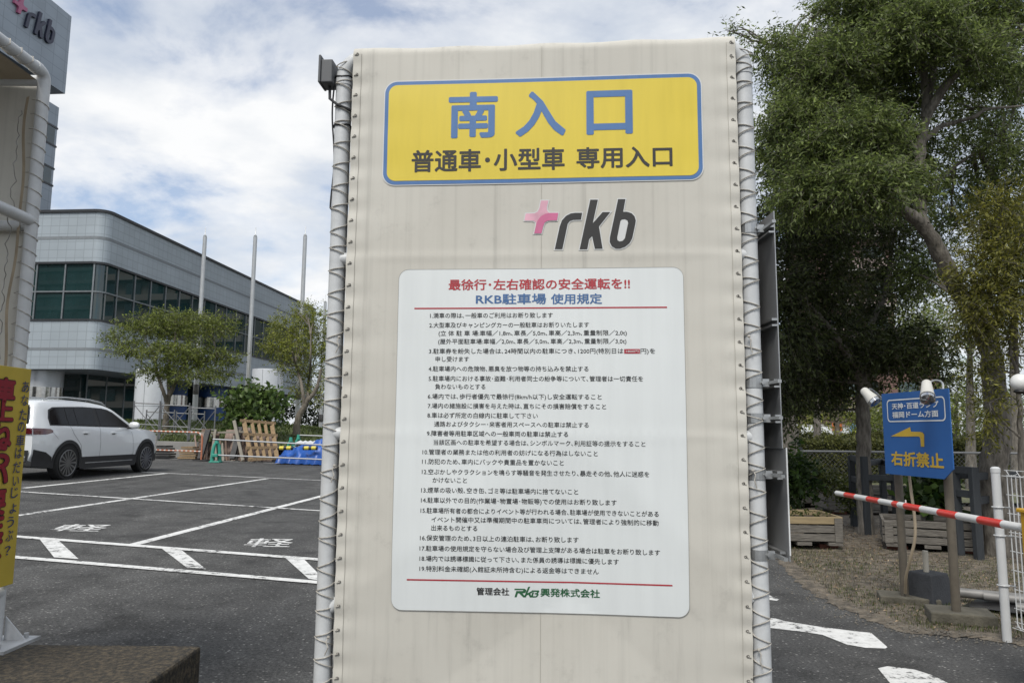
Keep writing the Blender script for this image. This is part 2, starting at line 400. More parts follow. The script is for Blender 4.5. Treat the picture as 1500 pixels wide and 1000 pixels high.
def gd(x, y, d):
    b = .5+.5*math.sin(x*2.1+1.2*math.sin(y*1.7))*math.sin(y*2.3+.7)
    return max(0, min(1, b*1.1-.15))*(1 if d > .1 else .25)*(1 if y < 8.3 else .35)
blades('dry_grass', 15000, (1.8, 6, 4.6, 9.5), .01, .032, .0016, leafmat('dry grass', (.11, .095, .06), (.22, .20, .13), .2), gd, seed=2)
blades('green_grass', 20000, (1.8, 5.2, 4.8, 8.6), .008, .028, .0018, leafmat('green grass', (.035, .055, .016), (.09, .115, .035), .3), lambda x, y, d: (gd(x+.6, y+.5, d)*.9+.12) if d > .15 else 0, seed=3)
blades('leaf_litter', 9000, (1.8, 7, 4.6, 11), .004, .020, .004, leafmat('leaf litter', (.06, .04, .025), (.22, .16, .10), .05), lambda x, y, d: .8 if d > .05 else .4, True, seed=4)
# grit along the verge edge
rr = random.Random(8); mb = MB(); k = 0
while k < 1100:
    i = rr.randrange(2, len(edge)-3); p = edge[i].lerp(edge[i+1], rr.random()); d = rr.gauss(.03, .11)
    t = (edge[i+1]-edge[i]).normalized(); q = p+Vector((-t.y, t.x))*d; s = rr.choice((.002, .003, .005, .006, .010))
    z = .004 if d < 0 else .012
    mb.add([(q.x+s*a, q.y+s*b, z+s*c) for a, b, c in ((1, .2, 0), (-.3, 1, 0), (-.8, -.7, 0), (.1, .1, .9))], [(0, 1, 3), (1, 2, 3), (2, 0, 3)]); k += 1
o = mb.build('grit', M('grit', (.17, .155, .13), .9, var=.5, scale=90), None, loc=(0, 0, 0)); o['kind'] = 'stuff'

# ------------------------------------------------------------------ the big notice board
YAW = rad(-4.4)
b0 = PY(795, 500, 2.5)
bu = Vector((math.cos(YAW), math.sin(YAW), 0)); bn = Vector((math.sin(YAW), -math.cos(YAW), 0))    # bn points out of the front
def Buv(x, y):
    d = ray(x, y); t = (Vector((b0.x, b0.y, 0))-Vector((0, 0, 0))).dot(bn)/d.dot(bn); q = CAM+d*t
    return ((q-b0).dot(bu), q.z)
def row_z(y, x=790): return Buv(x, y)[1]
Z1, Z2 = row_z(374), row_z(637)
dl0, dl1 = Buv(480, 893), Buv(700, 738); dr0, dr1 = Buv(1106, 881), Buv(950, 742)
sl = (dl1[1]-dl0[1])/(dl1[0]-dl0[0]); sr = (dr1[1]-dr0[1])/(dr1[0]-dr0[0])
FAB_L, FAB_R, EY0 = -.692, .672, Buv(519.5, 81)[1]
def disp(u, v):
    h = 0
    for z in (Z1, Z2): h += .0016*math.exp(-((v-z)/.016)**2)
    a = dl0[1]+sl*(u-dl0[0])-v; b = dr0[1]+sr*(u-dr0[0])-v
    t = max(0, min(a, b, Z2-v)) if u < 2 else 0
    h -= .06*min(t, .5)
    for e in (abs(u-FAB_L), abs(FAB_R-u)): h += .0030*math.cos(6.2832*(v-EY0)/.0775)*math.exp(-e/.035)+.0016*math.cos(6.2832*(v-EY0)/.155+1.3)*math.exp(-e/.10)
    h += .0016*math.sin(u*6.1+1.3*math.sin(v*2.2))+.0012*math.sin(v*9+u*4)
    return h
def Bp(u, v, n=0, d=True):
    return Vector((b0.x, b0.y, 0))+bu*u+bn*(n+(disp(u, v) if d else 0))+Vector((0, 0, v))
FAB_L, FAB_R, FAB_B, PT = -.692, .672, .02, 2.660
def fabric_mat(name, seam=None):
    m = bpy.data.materials.new(name); m.use_nodes = True; nt = m.node_tree; p = nt.nodes['Principled BSDF']
    tc = N(nt, 'ShaderNodeTexCoord')
    mp = N(nt, 'ShaderNodeMapping'); L(nt, tc, 'Object', mp, 0); mp.inputs['Scale'].default_value = (38, 38, .5)
    n1 = N(nt, 'ShaderNodeTexNoise', Scale=1.0, Detail=6.0, Roughness=.6); L(nt, mp, 0, n1, 'Vector')
    n2 = N(nt, 'ShaderNodeTexNoise', Scale=2.0, Detail=5.0); L(nt, tc, 'Object', n2, 'Vector')
    base = ramp(nt, [(.25, (.505, .485, .43)), (.6, (.565, .548, .492))]); L(nt, n2, 0, base, 0)
    st = ramp(nt, [(.28, .80), (.40, .95), (.52, 1.0)]); L(nt, n1, 0, st, 0)
    mu = N(nt, 'ShaderNodeMix', data_type='RGBA', blend_type='MULTIPLY'); mu.inputs[0].default_value = .9; L(nt, base, 0, mu, 6); L(nt, st, 0, mu, 7)
    n5 = N(nt, 'ShaderNodeTexNoise', Scale=9.0, Detail=8.0, Roughness=.7); L(nt, tc, 'Object', n5, 'Vector')
    s5 = ramp(nt, [(.27, .80), (.42, .98), (.5, 1.0)]); L(nt, n5, 0, s5, 0)
    mu2 = N(nt, 'ShaderNodeMix', data_type='RGBA', blend_type='MULTIPLY'); mu2.inputs[0].default_value = .8; L(nt, mu, 2, mu2, 6); L(nt, s5, 0, mu2, 7)
    L(nt, mu2, 2, p, 'Base Color'); p.inputs['Roughness'].default_value = .62; p.inputs['Specular IOR Level'].default_value = .3
    wv = N(nt, 'ShaderNodeTexNoise', Scale=420.0, Detail=1.0); L(nt, tc, 'Object', wv, 'Vector')
    b = N(nt, 'ShaderNodeBump', Strength=.12, Distance=.002); L(nt, wv, 0, b, 'Height')
    mp3 = N(nt, 'ShaderNodeMapping'); L(nt, tc, 'Object', mp3, 0); mp3.inputs['Scale'].default_value = (14, 14, .35)
    w3 = N(nt, 'ShaderNodeTexNoise', Scale=1.0, Detail=3.0); L(nt, mp3, 0, w3, 'Vector')
    b2 = N(nt, 'ShaderNodeBump', Strength=.3, Distance=.006); L(nt, w3, 0, b2, 'Height'); L(nt, b, 0, b2, 'Normal')
    L(nt, b2, 0, p, 'Normal'); return m
FABRIC = fabric_mat('board canvas')
PIPE = M('white painted pipe', (.53, .545, .55), .45, var=.10, scale=16, bump=.08, bscale=30)
ROPE = M('grey lacing rope', (.40, .38, .34), .8, var=.3, scale=70)
ROPED = M('dark eyelet', (.24, .23, .21), .5, metal=.5)
board = thing('notice_board', 'tall beige canvas notice board laced to white pipes, bearing the yellow entrance sign', 'notice board', Bp(0, 0, 0, False))
def tucked(v): return v
def grid(u0, u1, v0, v1, nu, nv, n=0.0):
    return [[Bp(u0+(u1-u0)*i/nu, v0+(v1-v0)*j/nv, n) for i in range(nu+1)] for j in range(nv+1)]
rows = grid(FAB_L, FAB_R, FAB_B, PT, 130, 300)
zt = PT
for k in range(1, 11):                                # wraps over the top pipe
    a = math.pi*k/10*.98
    rows.append([Bp(FAB_L+(FAB_R-FAB_L)*i/130, zt, 0)+bn*(-.034*(1-math.cos(a)))+Vector((0, 0, .034*math.sin(a)+.003*math.sin(i*.21)*math.sin(a))) for i in range(131)])
o = sheet('canvas_cover', rows, FABRIC, None, True, board); del o['kind']
def strip_on(name, u0, u1, v0, v1, n, mat, parent, nv=200, nu=1):
    o = sheet(name, grid(u0, u1, v0, v1, nu, nv, n), mat, None, True, parent); del o['kind']; return o
SEAM = M('seam thread', (.36, .345, .30), .8)
us = Buv(793, 300)[0]
strip_on('seam', us-.0007, us+.0007, .05, zt+.01, .0016, SEAM, board)
HEM = M('canvas hem', (.60, .575, .50), .6, var=.05)
for a, b, e in ((FAB_L, FAB_L+.03, FAB_L+.031), (FAB_R-.03, FAB_R, FAB_R-.031)):
    strip_on('hem', a, b, .04, zt, .0014, FABRIC, board)
    strip_on('stitching', e-.0007, e+.0007, .04, zt, .0012, SEAM, board)
# frame
UL, UR, PR = -.7345, .7050, .0295
np_ = -.034
for u in (UL, UR):
    top = [Bp(u, -.05, np_, False), Bp(u, PT-.075, np_, False)]
    s = 1 if u < 0 else -1
    arc = [Bp(u+s*.075*(1-math.cos(a)), PT-.075+.075*math.sin(a), np_, False) for a in [math.pi/2*k/8 for k in range(1, 9)]]
    MB().tube(top+arc, PR, 20).build('post', PIPE, board, True)
    # elbow collars
    MB().tube([Bp(u, PT-.105, np_, False), Bp(u, PT-.078, np_, False)], PR+.0022, 20).build('elbow_collar', PIPE, board, True)
MB().tube([Bp(UL+.06, PT, np_, False), Bp(UR-.06, PT, np_, False)], PR, 16).build('top_pipe', PIPE, board, True)
for z in (Z1, Z2):
    MB().tube([Bp(UL, z, -.031, False), Bp(UR, z, -.031, False)], .0235, 14).build('cross_pipe', PIPE, board, True)
for (p, q) in ((dl0, (dl0[0]+.62, dl0[1]+.62*sl)), (dr0, (dr0[0]-.62, dr0[1]-.62*sr))):
    MB().tube([Bp(p[0], p[1], -.036, False), Bp(q[0], q[1], -.036, False)], .0235, 14).build('brace_pipe', PIPE, board, True)
# box sides, back and rear posts
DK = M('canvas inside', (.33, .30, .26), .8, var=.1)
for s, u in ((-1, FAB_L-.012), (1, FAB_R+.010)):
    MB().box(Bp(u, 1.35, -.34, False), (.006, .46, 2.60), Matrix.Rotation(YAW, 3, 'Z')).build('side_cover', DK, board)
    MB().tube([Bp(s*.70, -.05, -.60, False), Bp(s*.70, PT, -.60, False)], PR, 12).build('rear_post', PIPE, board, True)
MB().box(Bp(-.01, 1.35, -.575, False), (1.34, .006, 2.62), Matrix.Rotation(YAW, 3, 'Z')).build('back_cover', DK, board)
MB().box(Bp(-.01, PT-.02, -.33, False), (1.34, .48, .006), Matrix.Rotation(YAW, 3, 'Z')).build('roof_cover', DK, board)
# eyelets and lacing
eL = [Buv(519.5-0.0346*(y-81), y)[1] for y in (81, 114, 146.5, 179, 211.6, 244.5)]
pitch = .0775; z = eL[0]; EY = []
while z > .1: EY.append(z); z -= pitch
eye_me = None
for s, ue in ((-1, FAB_L+.0155), (1, FAB_R-.0155)):
    rope = []; up = UL if s < 0 else UR
    for i, z in enumerate(EY):
        zz = z + (.03 if s > 0 else 0)
        if zz > zt+.01: zz = zt
        c = Bp(ue, zz, .0024)
        m = MB(); ring = [c+bu*(.0044*math.cos(a))+Vector((0, 0, .0044*math.sin(a))) for a in [2*math.pi*k/12 for k in range(12)]]
        m.tube(ring, .0011, 6, closed=True); m.add([c+bu*(.005*math.cos(a))+Vector((0, 0, .005*math.sin(a)))-bn*.001 for a in [2*math.pi*k/12 for k in range(12)]], [tuple(range(12))])
        m.build('eyelet', ROPED, board, True)
        j = random.Random(i*7+s).uniform(-.012, .012)
        RR = PR+.003; P0 = lambda du, zz_, nn: Bp(up+s*du, zz_, np_+nn, False)
        rope += [c+bn*.003, c+bu*(s*.008)+bn*.001-Vector((0, 0, .004))]
        m1 = zz-.36*pitch+j
        for t in range(0, 7):           # over the front of the pipe, outwards and down
            a = rad(165-22*t) ; rope.append(P0(-RR*math.cos(math.pi-a)*-1 if False else RR*math.cos(a), zz-.10*pitch-(zz-.10*pitch-m1)*(t/6)**.8, RR*math.sin(a)))
        for t in range(1, 7):           # and back across the front to the inside
            a = rad(33+25*t); rope.append(P0((RR+.0015)*math.cos(a), m1-.42*pitch*(t/6)**1.2, (RR+.0015)*math.sin(a)))
        rope.append(Bp(ue+s*.012, zz-.88*pitch, -.012, False)); rope.append(Bp(ue+s*.004, zz-.97*pitch, -.006))
    MB().tube(rope, .0021, 6).build('lacing_rope', ROPE, board, True)
    for zz in (1.62, 1.18, .62):
        k0 = Bp(ue+s*.03, zz, .006, False); MB().tube([k0, k0+bu*.006*s+bn*.006+Vector((0, 0, -.012)), k0+bu*.002+bn*.008+Vector((0, 0, -.03)), k0+bu*.009*s+bn*.006+Vector((0, 0, -.055))], .0021, 5).build('rope_tail', ROPE, board, True)
        MB().lathe(k0-Vector((0, 0, .004)), [(.0, 0), (.005, .002), (.006, .005), (.004, .009), (0, .010)], 8).build('rope_knot', ROPE, board, True)
# junction box and its cable
JB = M('grey plastic box', (.085, .09, .095), .5, var=.08)
bx = thing('junction_box', 'dark grey junction box with its cable clipped to the top of the board post', 'junction box', Bp(UL-.055, 2.60, -.03, False))
MB().box(Bp(UL-.052, 2.595, -.02, False), (.042, .07, .088), Matrix.Rotation(YAW, 3, 'Z')).build('box_body', JB, bx, bev=.004)
MB().box(Bp(UL-.078, 2.603, -.02, False), (.009, .078, .105), Matrix.Rotation(YAW, 3, 'Z')).build('box_lid', JB, bx, bev=.003)
CB = M('black cable', (.02, .02, .021), .5)
cab = []
for k in range(60):
    y = 122+k*3.6; t = k/59
    u, v = Buv(487-2.2*math.sin(t*9)-.022*(y-122)+ (3 if k > 50 else 0), y); cab.append(Bp(u, v, np_+.012, False))
MB().tube(cab, .0032, 6).build('cable', CB, bx, True)
MB().tube([Bp(UL-.05, 2.556, -.02, False), Bp(UL-.045, 2.50, -.012, False), Bp(UL-.01, 2.468, .004, False), Bp(UL+.03, 2.455, -.01, False), Bp(UL+.05, 2.455, -.03, False)], .0055, 8).build('cable', CB, bx, True)
for y in (110, 181):
    z = Buv(500, y)[1]
    MB().tube([Bp(UL+.032*math.cos(a), z+.003*math.sin(3*a), np_+.032*math.sin(a), False) for a in [2*math.pi*k/16 for k in range(16)]], .003, 6, closed=True).build('cable_tie', CB, bx, True)

# --- stickers: outlines on the canvas
def subdivided(vs, fs, lim=.035):
    bm = bmesh.new(); V = [bm.verts.new((v[0], v[1], 0)) for v in vs]
    for f in fs:
        try: bm.faces.new([V[i] for i in f])
        except ValueError: pass
    for _ in range(6):
        e = [e for e in bm.edges if e.calc_length() > lim]
        if not e: break
        bmesh.ops.subdivide_edges(bm, edges=e, cuts=1); bmesh.ops.triangulate(bm, faces=[f for f in bm.faces if len(f.verts) > 3])
    bm.verts.index_update(); r = [tuple(v.co) for v in bm.verts], [tuple(v.index for v in f.verts) for f in bm.faces]
    bm.free(); return r
def decal(name, loops, n, mat, parent, offset=0, sub=True):
    vs, fs = poly2d(loops, offset)
    if sub: vs, fs = subdivided(vs, fs)
    return mesh_obj(name, [Bp(v[0], v[1], n) for v in vs], fs, mat, parent, smooth=True)
def grid_decal(name, u0, u1, v0, v1, r, n, mat, parent):
    """rounded panel with a fine even grid inside"""
    return decal(name, [rrect(u0, u1, v0, v1, r)], n, mat, parent)
def lettering(name, items, n, mat, parent, bold=.012, mapf=None, sub=False):
    V, F = [], []
    for it in items:
        s, u0, u1, v, h = it[:5]; b = it[5] if len(it) > 5 else bold
        vs, fs = text2d(s, b); vs = fit(vs, u0, u1, v, h)
        k = len(V); V += [(Bp(q[0], q[1], n+q[2]) if mapf is None else mapf(q[0], q[1])) for q in vs]; F += [tuple(i+k for i in f) for f in fs]
    return mesh_obj(name, V, F, mat, parent)
YEL = M('yellow vinyl', (.665, .52, .048), .45, var=.04, scale=5, bump=.05, bscale=200, stretch=(6, 6, .6))
BLU = M('blue vinyl', (.065, .16, .36), .45, var=.06, stretch=(6, 6, .6)); BLK = M('black vinyl', (.022, .021, .020), .5, var=.1)
WHT = M('white vinyl', (.68, .71, .705), .42, var=.03, scale=3, stretch=(8, 8, .5)); RED = M('red vinyl', (.40, .035, .045), .5, var=.05); GRN = M('green print', (.022, .11, .045), .5)
OUTL = M('sticker edge', (.60, .61, .60), .5, var=.03)
y0, y1, x0, x1 = 2.1615, 2.5525, -.5735, .5535
st = decal('entrance_sign', [rrect(x0, x1, y0, y1, .047)], .0025, OUTL, board)
decal('border', [rrect(x0+.004, x1-.004, y0+.004, y1-.004, .044)], .0033, BLU, st)
decal('yellow_panel', [rrect(x0+.0175, x1-.0175, y0+.0175, y1-.0175, .032)], .0041, YEL, st)
def z7(x, y): return Buv(560+x*.32667, 90+y*.32667)
it = []
def glyph_box(ch, xa, xb, ya, yb, zf, bold):
    a, b = zf(xa, (ya+yb)/2), zf(xb, (ya+yb)/2); t, c = zf((xa+xb)/2, ya)[1], zf((xa+xb)/2, yb)[1]
    vs, fs = text2d(ch, bold, 4); return fit(vs, a[0], b[0], 0, y0=c, y1=t), fs
def glyphs(name, lst, zf, n, mat, parent, bold):
    V, F = [], []
    for g in lst:
        vs, fs = glyph_box(*g, zf, bold); k = len(V); V += [Bp(q[0], q[1], n+q[2]) for q in vs]; F += [tuple(i+k for i in f) for f in fs]
    return mesh_obj(name, V, F, mat, parent)
glyphs('large_lettering', [('南', 298, 518, 140, 346), ('入', 598, 822, 136, 338), ('口', 915, 1122, 133, 330)], z7, .0050, BLU, st, .026)
glyphs('small_lettering', [('普通車･小型車', 133, 818, 394, 494), ('専用入口', 870, 1300, 384, 480)], z7, .0050, BLK, st, .022)
# logo
def zl(x, y): return Buv(760+x*.13333, 280+y*.13333)
LG_CROSS = [(245,105),(325,105),(308,175),(310,215),(335,240),(433,240),(420,322),(320,325),(285,345),(268,385),(248,465),(168,465),(190,375),(185,340),(160,325),(62,322),(76,248),(170,245),(205,228),(226,190)]
LG_SWEEP = [(433,240),(420,322),(320,325),(285,345),(268,385),(248,465),(168,465),(190,370),(205,325),(240,278),(290,250),(345,240)]
LG_R = [(695,240),(683,315),(600,317),(560,330),(537,360),(478,638),(395,638),(450,385),(475,320),(520,272),(570,247),(620,240)]
LG_K = [(785,97),(868,97),(812,355),(920,233),(1005,233),(880,390),(920,635),(835,635),(805,495),(772,530),(752,640),(668,640)]
LG_B = [(1090,92),(1170,92),(1145,230),(1190,231),(1238,247),(1270,280),(1284,325),(1278,365),(1245,520),(1215,575),(1165,615),(1110,635),(1065,635),(1020,607),(998,560),(1000,510)]
LG_BH = [(1130,315),(1165,311),(1192,325),(1200,352),(1165,520),(1140,548),(1105,555),(1083,540),(1080,510),(1116,330)]
def uvl(lp): return [zl(*p) for p in lp]
lg = decal('station_logo', [uvl(LG_CROSS)], .0018, OUTL, board, .0035)
for lp in ([LG_R], [LG_K], [LG_B]): decal('logo_backing', [uvl(q) for q in lp], .0018, OUTL, lg, .0035)
decal('cross_mark', [uvl(LG_CROSS)], .0026, M('pale pink vinyl', (.64, .35, .43), .5, var=.2, scale=14), lg)
decal('sweep_mark', [uvl(LG_SWEEP)], .0034, M('pink vinyl', (.55, .14, .27), .5), lg)
for lp in ([LG_R], [LG_K], [LG_B, LG_BH]): decal('logo_letter', [uvl(q) for q in lp], .0026, BLK, lg)
# rules panel
pn = decal('rules_panel', [rrect(-.5025, .4765, .709, 1.8590, .036)], .0028, WHT, board)
pb = decal('panel_shadow_line', [rrect(-.5025, .4765, .709, 1.8590, .036), rrect(-.5012, .4752, .7103, 1.8577, .0348)], .0034, M('panel shadow line', (.33, .33, .31), .6), pn)  # thin grey outline paints the shadow along the panel's edge
def A(x, y): return Buv(570+x*.30667, 380+y*.30667)
def Bq(x, y): return Buv(570+x*.30667, 640+y*.30667)
def line(zf, s, xa, ya, xb, yb, h=.0198, bold=None):
    a, b = zf(xa, ya), zf(xb, yb); r = (s, a[0], b[0], (a[1]+b[1])/2, h); return r+((bold,) if bold is not None else ())
lettering('heading_text', [line(A, '最徐行･左右確認の安全運転を!!', 285, 122, 1150, 118, .040)], .0036, RED, pn, .022)
lettering('title_text', [line(A, 'RKB駐車場', 415, 190, 750, 190, .039), line(A, '使用規定', 773, 190, 1017, 189, .038)], .0036, M('title blue', (.05, .13, .30), .5), pn, .02)
T = [(A, '1.満車の際は､一般車のご利用はお断り致します', 197, 268, 782, 268), (A, '2.大型車及びキャンピングカーの一般駐車はお断りいたします', 193, 314, 955, 313),
 (A, '(立 体 駐 車 場:車幅／1,8m､車長／5,0m､車高／2,3m､重量制限／2,0t)', 237, 352, 1135, 352), (A, '(屋外平面駐車場:車幅／2,0m､車長／5,0m､車高／2,3m､重量制限／3,0t)', 235, 392, 1133, 391),
 (A, '3.駐車券を紛失した場合は､24時間以内の駐車につき､1200円(特別日は', 191, 438, 1118, 438), (A, '円)を', 1200, 438, 1270, 438), (A, '申し受けます', 222, 477, 382, 475),
 (A, '4.駐車場内への危険物､悪臭を放つ物等の持ち込みを禁止する', 189, 522, 952, 523), (A, '5.駐車場内における事故･盗難･利用者同士の紛争等について､管理者は一切責任を', 189, 568, 1212, 571), (A, '負わないものとする', 220, 607, 460, 607),
 (A, '6.場内では､歩行者優先で最徐行(8km/h以下)し安全運転すること', 185, 653, 1015, 657), (A, '7.場内の諸施設に損害を与えた時は､直ちにその損害賠償をすること', 185, 698, 1036, 703),
 (A, '8.車は必ず所定の白線内に駐車して下さい', 183, 744, 710, 746), (A, '通路およびタクシー･来客者用スペースへの駐車は禁止する', 215, 785, 953, 791),
 (A, '9.障害者等用駐車区域への一般車両の駐車は禁止する', 181, 830, 855, 834), (A, '当該区画への駐車を希望する場合は､シンボルマーク､利用証等の提示をすること', 213, 872, 1223, 881),
 (Bq, '10.管理者の業務または他の利用者の妨げになる行為はしないこと', 160, 70, 996, 79), (Bq, '11.防犯のため､車内にバックや貴重品を置かないこと', 158, 116, 834, 123),
 (Bq, '12.空ぶかしやクラクションを鳴らす等騒音を発生させたり､暴走その他､他人に迷惑を', 157, 163, 1242, 179), (Bq, 'かけないこと', 208, 205, 372, 206),
 (Bq, '13.煙草の吸い殻､空き缶､ゴミ等は駐車場内に捨てないこと', 154, 251, 903, 263), (Bq, '14.駐車以外での目的(作業場･物置場･物販等)での使用はお断り致します', 153, 299, 1087, 314),
 (Bq, '15.駐車場所有者の都合によりイベント等が行われる場合､駐車場が使用できないことがある', 151, 346, 1287, 370), (Bq, 'イベント開催中又は準備期間中の駐車車両については､管理者により強制的に移動', 203, 389, 1287, 413), (Bq, '出来るものとする', 202, 433, 421, 435),
 (Bq, '16.保安管理のため､3日以上の連泊駐車は､お断り致します', 148, 480, 905, 493), (Bq, '17.駐車場の使用規定を守らない場合及び管理上支障がある場合は駐車をお断り致します', 146, 527, 1295, 555),
 (Bq, '18.場内では誘導標識に従って下さい､また係員の誘導は標識に優先します', 145, 577, 1098, 600), (Bq, '19.特別料金未確認(入館証未所持含む)による返金等はできません', 144, 625, 1002, 649)]
lettering('rules_text', [line(*t) for t in T], .0036, BLK, pn, .009)
def ruled(a, b, t, zf):
    p, q = zf(*a), zf(*b); z = (p[1]+q[1])/2; return [(p[0], z-t), (q[0], z-t), (q[0], z+t), (p[0], z+t)]
decal('red_rule', [ruled((122, 235), (1327, 229), .0024, A)], .0036, RED, pn); decal('red_rule', [ruled((83, 677), (1355, 714), .0024, Bq)], .0036, RED, pn)
a, b = A(1122, 428), A(1197, 450)
decal('price_patch', [[(a[0], b[1]), (b[0], b[1]), (b[0], a[1]), (a[0], a[1])]], .0036, M('red patch', (.38, .02, .04), .5), pn)
lettering('price_text', [line(A, '1800円', 1131, 439, 1190, 439, .0105)], .0044, OUTL, pn, .005)
lettering('manager_text', [line(Bq, '管理会社', 415, 740, 572, 743, .026)], .0036, BLK, pn, .022)
lettering('company_text', [line(Bq, '興発株式会社', 722, 747, 1008, 755, .0285)], .0036, GRN, pn, .024)
def zc_(x, y): return Bq(597+x, 722+y)
KL = [[(0,5),(48,5),(56,10),(56,18),(50,25),(38,27),(56,46),(42,46),(22,27),(16,27),(10,46),(0,46),(9,16),(40,16),(43,13),(40,11),(0,12)],
      [(66,-4),(76,-6),(62,27),(88,12),(100,12),(76,28),(84,46),(74,46),(67,33),(58,37),(54,46),(45,46)],
      [(84,12),(118,12),(119,18),(113,26),(116,32),(110,42),(102,46),(78,46),(86,22),(94,22),(88,40),(102,40),(107,34),(104,31),(96,31),(98,25),(106,24),(109,19),(86,19)]]
for k in KL: decal('company_mark', [[zc_(x, y*1.02+x*.02) for x, y in k]], .0036, GRN, pn, sub=False)

# ------------------------------------------------------------------ the sign seen edge-on, clamped to the right-hand post
STEEL = M('galvanised steel', (.42, .43, .43), .38, metal=.75, var=.15, scale=14)
ALU = M('aluminium plate back', (.40, .41, .42), .38, metal=.55, var=.12, scale=4)
XP = Bp(UR, 1, np_, False)
XS = XP.x+.060; eY = 2.455
ss = thing('edge_on_sign', 'grey aluminium sign seen nearly edge-on, clamped beside the notice board post', 'sign', (XS, 2.5, 1.0))
def zAt(y, Y, x=1135): return PY(x, y, Y).z
zt_, zb_, zm = zAt(309, eY), zAt(822, eY), zAt(656, eY)
ang = Matrix.Rotation(rad(0), 3, 'Z')
MB().box((XS+.022, eY+.45, (zt_+zm)/2), (.003, .90, zt_-zm)).build('upper_plate', ALU, ss)
MB().box((XS+.026, eY+.43, (zm+zb_)/2+.001), (.003, .90, zm-zb_-.004)).build('lower_plate', ALU, ss)
WED = M('white plate edge', (.62, .63, .63), .5)
MB().box((XS+.0265, eY-.022, (zm+zb_)/2+.012), (.004, .004, zm-zb_-.02)).build('plate_edge', WED, ss)
for y in (333, 470, 560, 612, 695, 813):
    z = Buv(1095, y)[1] if y in (333, 560, 612, 695, 813) else Buv(1095, 470)[1]
    MB().box((XS+.011, eY+.45, z+.008), (.018, .90, .008)).build('channel', STEEL, ss); MB().box((XS+.011, eY+.45, z-.012), (.018, .90, .006)).build('channel', STEEL, ss)
    if y == 470: continue
    b = [Vector((XP.x+(PR+.0025)*math.cos(a), XP.y+(PR+.0025)*math.sin(a), z)) for a in [2*math.pi*k/20 for k in range(20)]]
    m = MB(); n = len(m.v); m.v += [p+Vector((0, 0, h)) for h in (-.016, .016) for p in b]; m.f += [(k, (k+1) % 20, 20+(k+1) % 20, 20+k) for k in range(20)]
    m.box((XP.x+.036, XP.y-.016, z), (.022, .012, .026)); m.cyl((XP.x+.025, XP.y-.03, z), (XP.x+.025, XP.y+.0, z), .006, 8)
    m.box((XP.x+.050, XP.y-.06, z), (.012, .10, .010))
    m.build('clamp', STEEL, ss, False)
# ------------------------------------------------------------------ left canvas frame, yellow warning sign, concrete plinth
LX, LY, LZ = -2.005, 3.0, 2.80
lf = thing('canvas_enclosure', 'open white pipe enclosure with beige canvas laced to its post, at the picture edge', 'enclosure', (LX, LY, .45))
LFAB = fabric_mat('frame canvas')
PL = .0245
def arc3(c, r, a0, a1, ax, n=8):
    return [Vector(c)+ax(math.cos(rad(a0+(a1-a0)*k/n))*r, math.sin(rad(a0+(a1-a0)*k/n))*r) for k in range(n+1)]
el = arc3((LX, LY-.035, LZ-.035), .035, 0, 90, lambda a, b: Vector((0, a, b)))
MB().tube([(LX, LY, .45), (LX, LY, LZ-.035)]+el, PL, 18).build('post', PIPE, lf, True)
MB().tube([(LX, LY-.035, LZ), (LX, LY-1.2, LZ)], PL, 18).build('top_pipe', PIPE, lf, True)
MB().tube([(LX, LY-.072, LZ), (LX, LY-.045, LZ)], PL+.003, 18).build('collar', PIPE, lf, True)
MB().tube([(LX, LY, 2.155), (LX, LY-1.2, 2.155)], .024, 16).build('cross_pipe', PIPE, lf, True)
MB().tube([(LX, LY, 2.135), (LX-1.2, LY, 2.135)], .022, 16).build('cross_pipe', PIPE, lf, True)
MB().tube([(LX, LY, .66), (LX, LY-1.2, .66)], .026, 14).build('cross_pipe', PIPE, lf, True)
MB().tube([(LX, LY, LZ-.03), (LX-1.2, LY, LZ-.03)], .023, 14).build('top_pipe', PIPE, lf, True)
MB().tube([(LX-1.2, LY, .45), (LX-1.2, LY, LZ-.03)], PL, 14).build('post', PIPE, lf, True)
MB().tube([(LX, LY-1.2, .45), (LX, LY-1.2, LZ)], PL, 14).build('post', PIPE, lf, True)
rows = []
for j in range(41):
    z = .75+(LZ-.02-.75)*j/40
    rows.append([(LX-.040-i*.06, LY+.035+.004*math.sin(i*.9+j*.2), z) for i in range(20)])
o = sheet('rear_canvas', rows, LFAB, None, True, lf); del o['kind']
for z0, z1 in ((.75, 1.50),): pass
BROWN = M('old canvas edge', (.33, .27, .19), .8, var=.25, scale=12)
o = sheet('canvas_flap', [[(LX-.047+.009*k+.004*math.sin(j*.8), LY-.026-.012*math.sin(j*.37)-.004*k, .75+(LZ-.12-.75)*j/40) for k in range(3)] for j in range(41)], BROWN, None, True, lf); del o['kind']
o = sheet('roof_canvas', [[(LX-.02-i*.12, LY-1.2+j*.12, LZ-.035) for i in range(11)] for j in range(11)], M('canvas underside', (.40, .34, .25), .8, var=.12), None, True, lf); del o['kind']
rope = []
for i in range(27):
    z = LZ-.12-i*.064; rr_ = PL+.003
    for a, dz in ((200, 0), (240, -.004), (285, -.012), (330, -.022), (20, -.03), (70, -.034), (120, -.04), (160, -.05)):
        q = rr_ if a not in (200,) else rr_+.012
        rope.append((LX+q*math.cos(rad(a)), LY+q*math.sin(rad(a)), z+dz))
MB().tube(rope, .0021, 6).build('lacing_rope', ROPE, lf, True)
rope = []
for i in range(16):
    y = LY-.09-i*.07; rr_ = PL+.003
    for a, dy in ((200, 0), (150, -.006), (100, -.012), (45, -.02), (-10, -.03), (-60, -.038), (-110, -.05)):
        rope.append((LX+rr_*math.cos(rad(a)), y+dy, LZ+rr_*math.sin(rad(a))))
MB().tube(rope, .0024, 6).build('lacing_rope', ROPE, lf, True)
